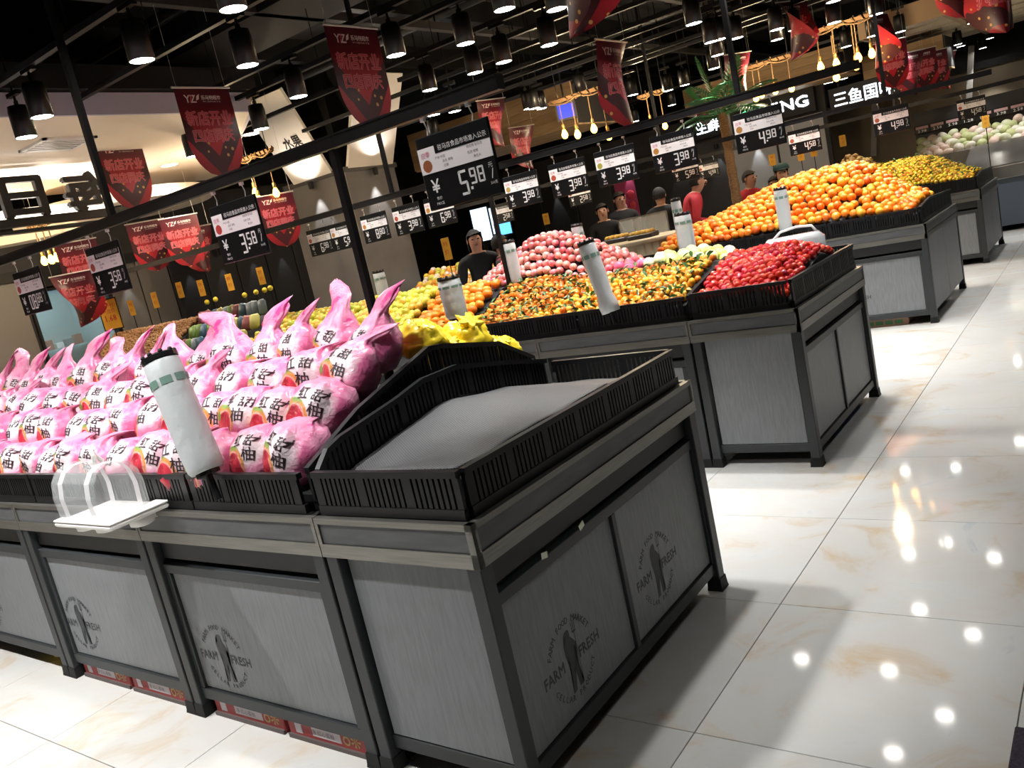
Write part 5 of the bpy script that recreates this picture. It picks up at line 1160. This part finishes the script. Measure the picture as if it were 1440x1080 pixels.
for k, (u, v, y, lb) in enumerate(((185, 433, 4.2, 'left of the nuts'), (218, 422, 4.2, 'just right of the framed poster'), (253, 408, 4.4, 'third from the framed poster'), (283, 405, 4.4, 'fourth from the framed poster'), (323, 397, 4.4, 'in front of the lit doorway'), (367, 388, 4.4, 'nearest the grey column'))):
    p = at(u, v, y=y); yellow_tag(p, .075, .19, 'narrow yellow price tag ' + lb, 0, .5)
for k, (u, v, y, lb) in enumerate(((628, 350, 6.2, 'beside the woman in the black coat'), (768, 308, 9.0, 'above the apple heap'), (1086, 225, 10.9, 'left of the man in the cap'), (1126, 218, 11.0, 'right of the man in the cap'), (1144, 212, 11.1, 'on a pink stalk behind the oranges'), (1185, 198, 11.6, 'behind the ginger'), (1386, 171, 12.0, 'in front of the steel case'))):
    p = at(u, v, y=y); yellow_tag(p, .09 if k else .1, .16 if k else .26, 'yellow price tag ' + lb, 0, .3)
for k, (u, v) in enumerate(((291, 425), (303, 421), (344, 415), (360, 411), (372, 408), (380, 405))):
    p = at(u, v, y=4.35); T = empty('tag_ball', (p.x, 4.35, 0), label='round yellow ball on a thin stalk, %s from the left' % ORD[k], cat='ornament', group='yellow balls on stalks')
    mb = MB(); mb.ball((0, 0, p.z), .03, 10, 7); mb.build('ball', mat('ball_yellow', 'd8c43a', .4), T, True); mb = MB(); mb.tube([(0, 0, 0), (0, 0, p.z - .025)], .005, 6); mb.build('stalk', M_DGREY, T)

# plank-clad bulkheads
M_WD = [mat('plank%d' % i, c, .55, col2=d, scale=4, stretch=(1, 8, 8)) for i, (c, d) in enumerate((('a98a63', 'b89a72'), ('9a7c56', 'a98b64'), ('b3966e', 'a2845c')))]
def bulkhead(n, x0, x1, y, z0, z1, depth=.5, lower=True, pal=None):
    W = empty(n, (x0, y, z0)); struct(W); k = 0; z = 0; pal = pal or M_WD
    while z < z1 - z0 - .02:
        mb = MB(); mb.bbox(0, x1 - x0, 0, .03, z, min(z + .118, z1 - z0), .003); mb.build('plank', pal[k % 3], W); z += .12; k += 1
    mb = MB(); mb.box(0, x1-x0, .03, depth, 0, z1-z0); mb.build('core', M_BGREY, W)
    for j in range(int(depth/.12)):
        mb = MB(); mb.bbox(0, x1-x0, .035 + j*.12, .15 + j*.12, -.02, 0, .003); mb.build('soffit_plank', pal[j % 3], W)
    return W
bulkhead('trim_5', -7.9, -4.75, 9.2, 2.78, 3.36, 1.2)
bulkhead('trim_6', -4.5, -1.9, 12.4, 2.74, 3.16, .9)
bulkhead('trim_7', -1.85, -.7, 13.2, 2.5, 2.95, .9)
# lit slatted ceiling at the upper right
W = empty('trim_8', (-.55, 10.9, 3.0)); struct(W)
mb = MB(); mb.box(-.75, 1.1, 0, 5.2, .1, .14); mb.build('ceiling_board', mat('slat_back', '8d8272', .7), W)
for k in range(7):
    mb = MB(); mb.bbox(-.75, 1.1, .1 + k*.72, .62 + k*.72, .05, .1, .004); mb.build('slat', mat('slat_cream', 'c3b39b', .6), W)
mb = MB(); mb.box(-.78, -.75, 0, 5.2, -.06, .2); mb.box(-.78, 1.1, -.03, 0, -.06, .2); mb.box(.1, .2, 0, 5.2, .02, .06); mb.build('edge_board', mat('slat_edge', 'a98f70', .6), W)
# partition behind the people
W = empty('wall_partition', (-9.1, 13.3, 0)); struct(W)
mb = MB(); mb.box(0, 6.6, 0, .1, 0, 2.74); mb.build('wall_core', M_WALL, W)
for k in range(8):
    mb = MB(); mb.bbox(.02 + .82*k, .8 + .82*k, -.03, 0, .05, 2.3, .004); mb.build('cladding_panel', (mat('clad_black'), mat('clad_black'), mat('clad_dark', '3a3a3c', .5), mat('clad_black'), mat('clad_black'), mat('clad_dark'), mat('clad_pale', 'a5a8ad', .6), mat('clad_pale'))[k], W)
for k, x in enumerate((-7.9, -6.2, -5.2, -4.4, -3.7)): washer(x, 13.2, 2.2, 9, 'washer light on the partition behind the shoppers, %s from the left' % ('first', 'second', 'third', 'fourth', 'fifth')[k])
# lit shop signs over the partition
T = empty('lit_sign', (-3.6, 13.1, 2.36), label='dark fascia with glowing white letters ING and a green leaf', cat='sign')
mb = MB(); mb.bbox(-1.35, 1.0, 0, .08, -.02, .36, .004); mb.build('fascia', M_BLACK, T)
mb = MB(); text(mb, 'LIVING', .42, .17, h=.17, w=.95, y=-.012, bold=.006, res=2); mb.build('glowing_letters', mat('neon_white', 'ffffff', .5, emit=5, ecol='e8f4ff'), T)
mb = MB(); mb.add([(-.28, -.01, .1), (-.2, -.01, .08), (-.1, -.01, .16), (-.14, -.01, .26), (-.26, -.01, .22)], [(0,1,2,3,4)]); mb.build('green_leaf', mat('neon_green', '3fd07a', .5, emit=2), T)
mb = MB(); text(mb, '生鲜', -.85, .17, h=.2, y=-.012, bold=.004); mb.build('glowing_characters', mat('neon_white'), T)
T = empty('lit_sign', (-1.75, 12.6, 2.2), label='black sign with pale characters hung below the amber bulbs', cat='sign')
mb = MB(); mb.bbox(-.5, .5, 0, .05, 0, .36, .004); mb.build('fascia', M_BLACK, T); mb = MB(); text(mb, '三鱼国味', 0, .18, h=.22, w=.86, y=-.006, bold=.004); mb.build('glowing_characters', mat('neon_soft', 'dfe8f2', .5, emit=1.6), T)
mb = MB(); mb.tube([(-.35, .025, .36), (-.35, .025, 1.9)], .012, 6); mb.tube([(.35, .025, .36), (.35, .025, 1.9)], .012, 6); mb.build('hanger', M_BLACK, T)
# screens, poster
def screen(u, v, y, w, h, lb, m, rz=.3):
    p = at(u, v, y=y); T = empty('wall_screen', (p.x, y, p.z), rz, label=lb, cat='screen')
    mb = MB(); mb.bbox(-w/2 - .02, w/2 + .02, 0, .05, -h/2 - .02, h/2 + .02, .004); mb.build('bezel', M_BLACK, T); mb = MB(); mb.box(-w/2, w/2, -.004, 0, -h/2, h/2); mb.build('display', m, T)
    mb = MB(); mb.box(-.03, .03, .02, .06, -p.z, -h/2); mb.build('stand', M_BLACK, T)
MS = mat('screen_glow', '9fb4c8', .3, emit=1.6, ecol='b8d0e8', col2='e8eef2', scale=9)
screen(677, 316, 11.5, .34, .62, 'tall pale glowing screen left of the dark-haired shopper', MS); screen(692, 311, 11.8, .3, .5, 'second pale glowing screen beside the tall one', MS); screen(708, 322, 11.0, .3, .2, 'low blue screen behind the shoppers', mat('screen_blue', '5aa8e0', .3, emit=1.6))
T = empty('pink_poster', at(882, 284, y=13.22), label='pink poster with rows of white and red fruit pictures on the partition', cat='poster')
mb = MB(); mb.bbox(-.22, .22, 0, .02, -.42, .42, .003); mb.build('board', mat('poster_pink', 'b0426a', .6), T)
for k in range(6):
    mb = MB(); mb.ball((0, 0, 0), .085, 10, 6, (1, .12, 1)); mb.build('fruit_picture', mat('poster_pic%d' % (k % 2), ('d8a8b8', 'c8384a')[k % 2], .6), T, True, loc=(-.1 + .2*(k % 2), -.004, -.28 + .2*(k // 2)))
# skirted round table with trays
T = empty('skirted_table', (-3.15, 6.95, 0), label='table with a pale pleated skirt between the second and third rows', cat='table')
mb = MB(); n = 120; 
for z in (.0, 1.1): mb.v += [((.62 + .012*math.sin(k*2*PI/n*40))*math.cos(2*PI*k/n), (.5 + .012*math.sin(k*2*PI/n*40))*math.sin(2*PI*k/n), z) for k in range(n)]
mb.f = [(k, (k+1) % n, n + (k+1) % n, n + k) for k in range(n)]; mb.m = [0]*n; mb.build('pleated_skirt', mat('skirt_cloth', 'b5a98f', .8), T)
mb = MB(); mb.lathe([(.66, 1.1), (.67, 1.12), (.67, 1.135), (.64, 1.14), (.0, 1.14)], 48); mb.v = [(x, y*.8, z) for x, y, z in mb.v]; mb.build('table_top', mat('skirt_top', 'c2b69c', .6), T)
for k, (x, y, lb) in enumerate(((-.15, .1, 'left'), (.25, -.05, 'right'))):
    T = empty('food_tray', (-3.15 + x, 6.95 + y, 1.1405), label='%s tray of yellow food on the skirted table' % lb, cat='tray'); mb = MB(); mb.bbox(-.15, .15, -.1, .1, 0, .05, .01); mb.build('tray', mat('tray_black', '26262a', .4), T)
    for i in range(12): mb = MB(); mb.ball((0, 0, 0), .028, 8, 6); mb.build('piece', mat('food_yellow', 'd0a84a', .5), T, True, loc=(-.1 + .065*(i % 4), -.06 + .06*(i // 4), .06))
T = empty('sneeze_guard', (-3.1, 7.35, 1.1405), label='clear guard panel standing on the skirted table', cat='guard'); mb = MB(); mb.box(-.3, .3, -.003, .003, 0, .22); mb.build('pane', M_CLR, T); mb = MB(); mb.box(-.3, .3, -.006, .006, .22, .235); mb.box(-.31, -.3, -.01, .01, 0, .23); mb.box(.3, .31, -.01, .01, 0, .23); mb.build('frame', M_STEEL, T)
# third row continues as a fruit counter with packed fruit on the left
T = table(-6.0, -4.4, 6.1, 7.2, 'low counter with packed yellow fruit beside the grey column', 'fascia', None, [None], None, G3)
FP = [fruit_mesh('packed_fruit', mat('packed%d' % i, c, .4), .045) for i, c in enumerate(('d8b23a', 'd88a2a', 'c8c04a', 'd8c8b8'))]
heap(lambda x, y: ramp_z(y, ((6.1, .97), (7.0, 1.3))), -5.95, -4.45, 6.14, 6.9, .045, FP, 'packed_fruit', 'yellow fruit on the counter beside the grey column', 'fruit on the counter beside the column', sp=2.0, blabel='board under the fruit beside the column')
# ginger table
T = table(-2.5, -1.45, 11.6, 12.7, 'table under the ginger heap beyond the farthest row', 'fascia', None, None, None, G4)
rg = random.Random(9); GI = []
for i in range(3):
    mb = MB()
    for k in range(5): mb.ball((rg.uniform(-.06, .06), rg.uniform(-.03, .03), rg.uniform(-.02, .03)), rg.uniform(.025, .042), 8, 6, (1.4, 1, 1))
    GI.append(mb.mesh('ginger_root', mat('ginger%d' % i, ('b9914e', 'c8a45c', 'a87e40')[i], .7), True))
heap(lambda x, y: .98 + .5*max(0, 1 - math.hypot((x+1.95)/.62, (y-12.2)/.62)**1.4), -2.48, -1.47, 11.62, 12.5, .05, GI, 'ginger_root', 'knobbly ginger root in the heap beyond the kumquats', 'ginger roots', 'vegetable', sp=1.9, blabel='board under the ginger', jit=.3)
# stainless vegetable case
T = empty('vegetable_case', (.6, 12.4, 0), label='long stainless vegetable case with canted rails at the far right', cat='display case')
M_SS = mat('stainless', 'b5b2ab', .22, .9)
mb = MB(); mb.bbox(-1.1, 3.2, 0, 1.15, .08, .74, .006); mb.build('base', mat('case_base', '4a525c', .5), T)
mb = MB(); mb.bbox(-1.14, 3.2, -.04, .3, .74, .92, .01); mb.build('steel_ledge', M_SS, T)
mb = MB(); mb.prism([(-1.14, .9), (3.2, .9), (3.2, .94), (-1.14, .94)], 0, 1); mb.v = [(x, -.0 + y*1.35, z + y*.3) for x, y, z in mb.v]; mb.v = [(x, min(y, 1.18), z) for x, y, z in mb.v]; mb.build('canted_shelf', M_SS, T)
for k in range(4):
    mb = MB(); mb.tube([(.1 + .3*k, .1, 1.02), (.4 + .34*k, 1.3, 1.36)], .014, 8); mb.build('rail', M_SS, T)
T = empty('vegetable_case', (-1.25, 13.6, 0), label='back vegetable case heaped with white vegetables under a strip of price tags', cat='display case')
mb = MB(); mb.bbox(-.2, 4.2, 0, 1.0, .06, .95, .006); mb.build('base', mat('case_dark', '2c2c2e', .5), T); mb = MB(); mb.bbox(-.2, 4.2, -.03, .03, .95, 1.22, .005); mb.build('steel_front', M_SS, T); mb = MB(); mb.box(-.2, 4.2, .9, 1.0, .95, 1.95); mb.build('back_board', mat('case_dark'), T)
mb = MB(); mb.box(-.2, 4.2, .84, .9, 1.60, 1.74); mb.build('tag_strip', M_BLACK, T)
for k in range(18):
    mb = MB(); mb.box(-.1, .1, -.006, 0, 0, .115); mb.build('shelf_tag', M_SIGN, T, loc=(-.08 + .23*k, .835, 1.61)); mb = MB(); text(mb, ('3.98', '2.58', '5.98', '1.28', '12.80')[k % 5], 0, .035, h=.045, w=.13, y=-.0075); mb.build('tag_price', M_DIG, T, loc=(-.08 + .23*k, .835, 1.61)); mb = MB(); mb.box(-.095, .095, -.008, -.006, .068, .11); mb.build('tag_header', mat('tag_pink', 'c8a0a0', .6), T, loc=(-.08 + .23*k, .835, 1.61))
WV = [fruit_mesh('white_cabbage', mat('cabbage%d' % i, c, .5, obj_rand=.05), .08, (1.2, 1, .9), 12, 8, 0) for i, c in enumerate(('d9d3c4', 'cdd0b0', 'd8c0b0', 'b8c08a'))]
heap(lambda x, y: 1.2 + .3*(y - 13.65)/.7, -1.4, 2.6, 13.66, 14.4, .08, WV, 'white_cabbage', 'pale vegetable heaped in the back vegetable case', 'pale vegetables in the back case', 'vegetable', sp=1.9, board=False, jit=.2)
GV = [fruit_mesh('green_bunch', mat('green_bunch%d' % i, c, .6, obj_rand=.1), .07, (1.2, 1, .8), 10, 7, 0) for i, c in enumerate(('4d7a2c', '6a943a', '3c6626'))]
heap(lambda x, y: 1.02 + .22*(y - 12.55)/.8, .75, 2.9, 12.6, 13.4, .075, GV, 'green_bunch', 'leafy green bunch on the canted steel case', 'green bunches on the steel case', 'vegetable', sp=1.8, board=False, jit=.3)
# white struts and pale walls far away on the right
T = empty('trim_9', (-1.5, 16.5, 0)); struct(T)
mb = MB(); mb.box(-3.5, 2.2, .0, .1, 0, 2.5); mb.build('pale_wall', mat('pale_far', 'a89880', .7), T); mb = MB(); mb.box(-3.5, 6, -.05, .1, 2.5, 2.62); mb.build('ledge', M_BGREY, T)
for k, (x, s) in enumerate(((-1.0, .22), (.6, .22))):
    mb = MB(); mb.bar((x, -.4, 1.4), (x + s, -.4, 2.9), .09, .05); mb.build('white_strut', mat('strut_white', 'cfcac2', .5), T)
for k, (u, v) in enumerate(((1385, 90), (1410, 62), (1432, 72), (1431, 88), (1410, 101), (1437, 108), (1428, 116), (1338, 102), (1358, 100), (1200, 120), (1213, 118), (1237, 120), (1248, 120), (1230, 113), (1325, 128), (1312, 125))):
    p = at(u, v, z=3.4); spot_lamp(p.x, min(p.y, 22), 3.4, 0, 'tiny ceiling light far away at the upper right, %s in its cluster' % ORD[k], 'far ceiling lights', light=False, s=1.5)
for k, (x, y, e) in enumerate(((-3.4, 8.3, 45), (-5.2, 6.6, 55), (-1.9, 12.1, 60), (.6, 13.2, 80), (-.6, 13.9, 60), (1.6, 14, 60), (-6.6, 3.4, 60), (-5.4, 3.3, 50), (-4.4, 3.4, 60), (-4.1, 5.2, 30), (-2.3, 8.2, 70), (-3.2, 8.9, 50), (-5, 11.5, 40), (-.5, 16, 60), (-7.6, 1.6, 40))):  # includes lamps added to brighten the palm and plank bulkheads
    spot_lamp(x, y, 2.8, e, 'spot lamp over the far counters, %s of them' % ORD[k], 'spot lamps over the far counters')

# small blue display under the ceiling and lit letters over the cold room
p = at(796, 156, y=8.0); T = empty('hanging_display', p, .5, label='small blue display hung from the black ceiling above the amber bulbs', cat='screen')
mb = MB(); mb.bbox(-.13, .13, 0, .06, -.11, .11, .006); mb.build('casing', mat('display_case', '6a6660', .5), T); mb = MB(); mb.box(-.1, .1, -.003, 0, -.08, .08); mb.build('display', mat('display_blue', '2a3af0', .4, emit=1.2), T); mb = MB(); mb.tube([(0, .03, .11), (0, .03, 4.1 - p.z)], .012, 8); mb.build('drop_rod', M_BLACK, T)
T = empty('lit_sign', (-9.12, 3.75, 2.1), PI/2, label='glowing white letters on a dark board above the cold room window', cat='sign')
mb = MB(); mb.box(-.45, .45, 0, .03, -.02, .2); mb.build('board', M_BLACK, T); mb = MB(); text(mb, 'S', -.28, .09, h=.13, y=-.004, bold=.004); text(mb, 'TY', .2, .09, h=.13, y=-.004, bold=.004); mb.build('glowing_letters', mat('neon_white'), T)
# two white chips standing in for light through the gap above the end doors
for k, (u, v) in enumerate(((766, 781), (818, 739))):
    p = at(u, v, x=-.012); mb = MB(); mb.box(-.002, .0, -.014, .014, -.009, .009, 0, Matrix.Rotation(.5*k - .2, 4, 'X')); mb.build('gap_light_chip', mat('gap_light_white', 'e6ead0', .7), None, loc=p, label='white chip standing in for light through the gap above the end doors, ' + ('nearer' if k == 0 else 'farther') + ' one', cat='light chip')
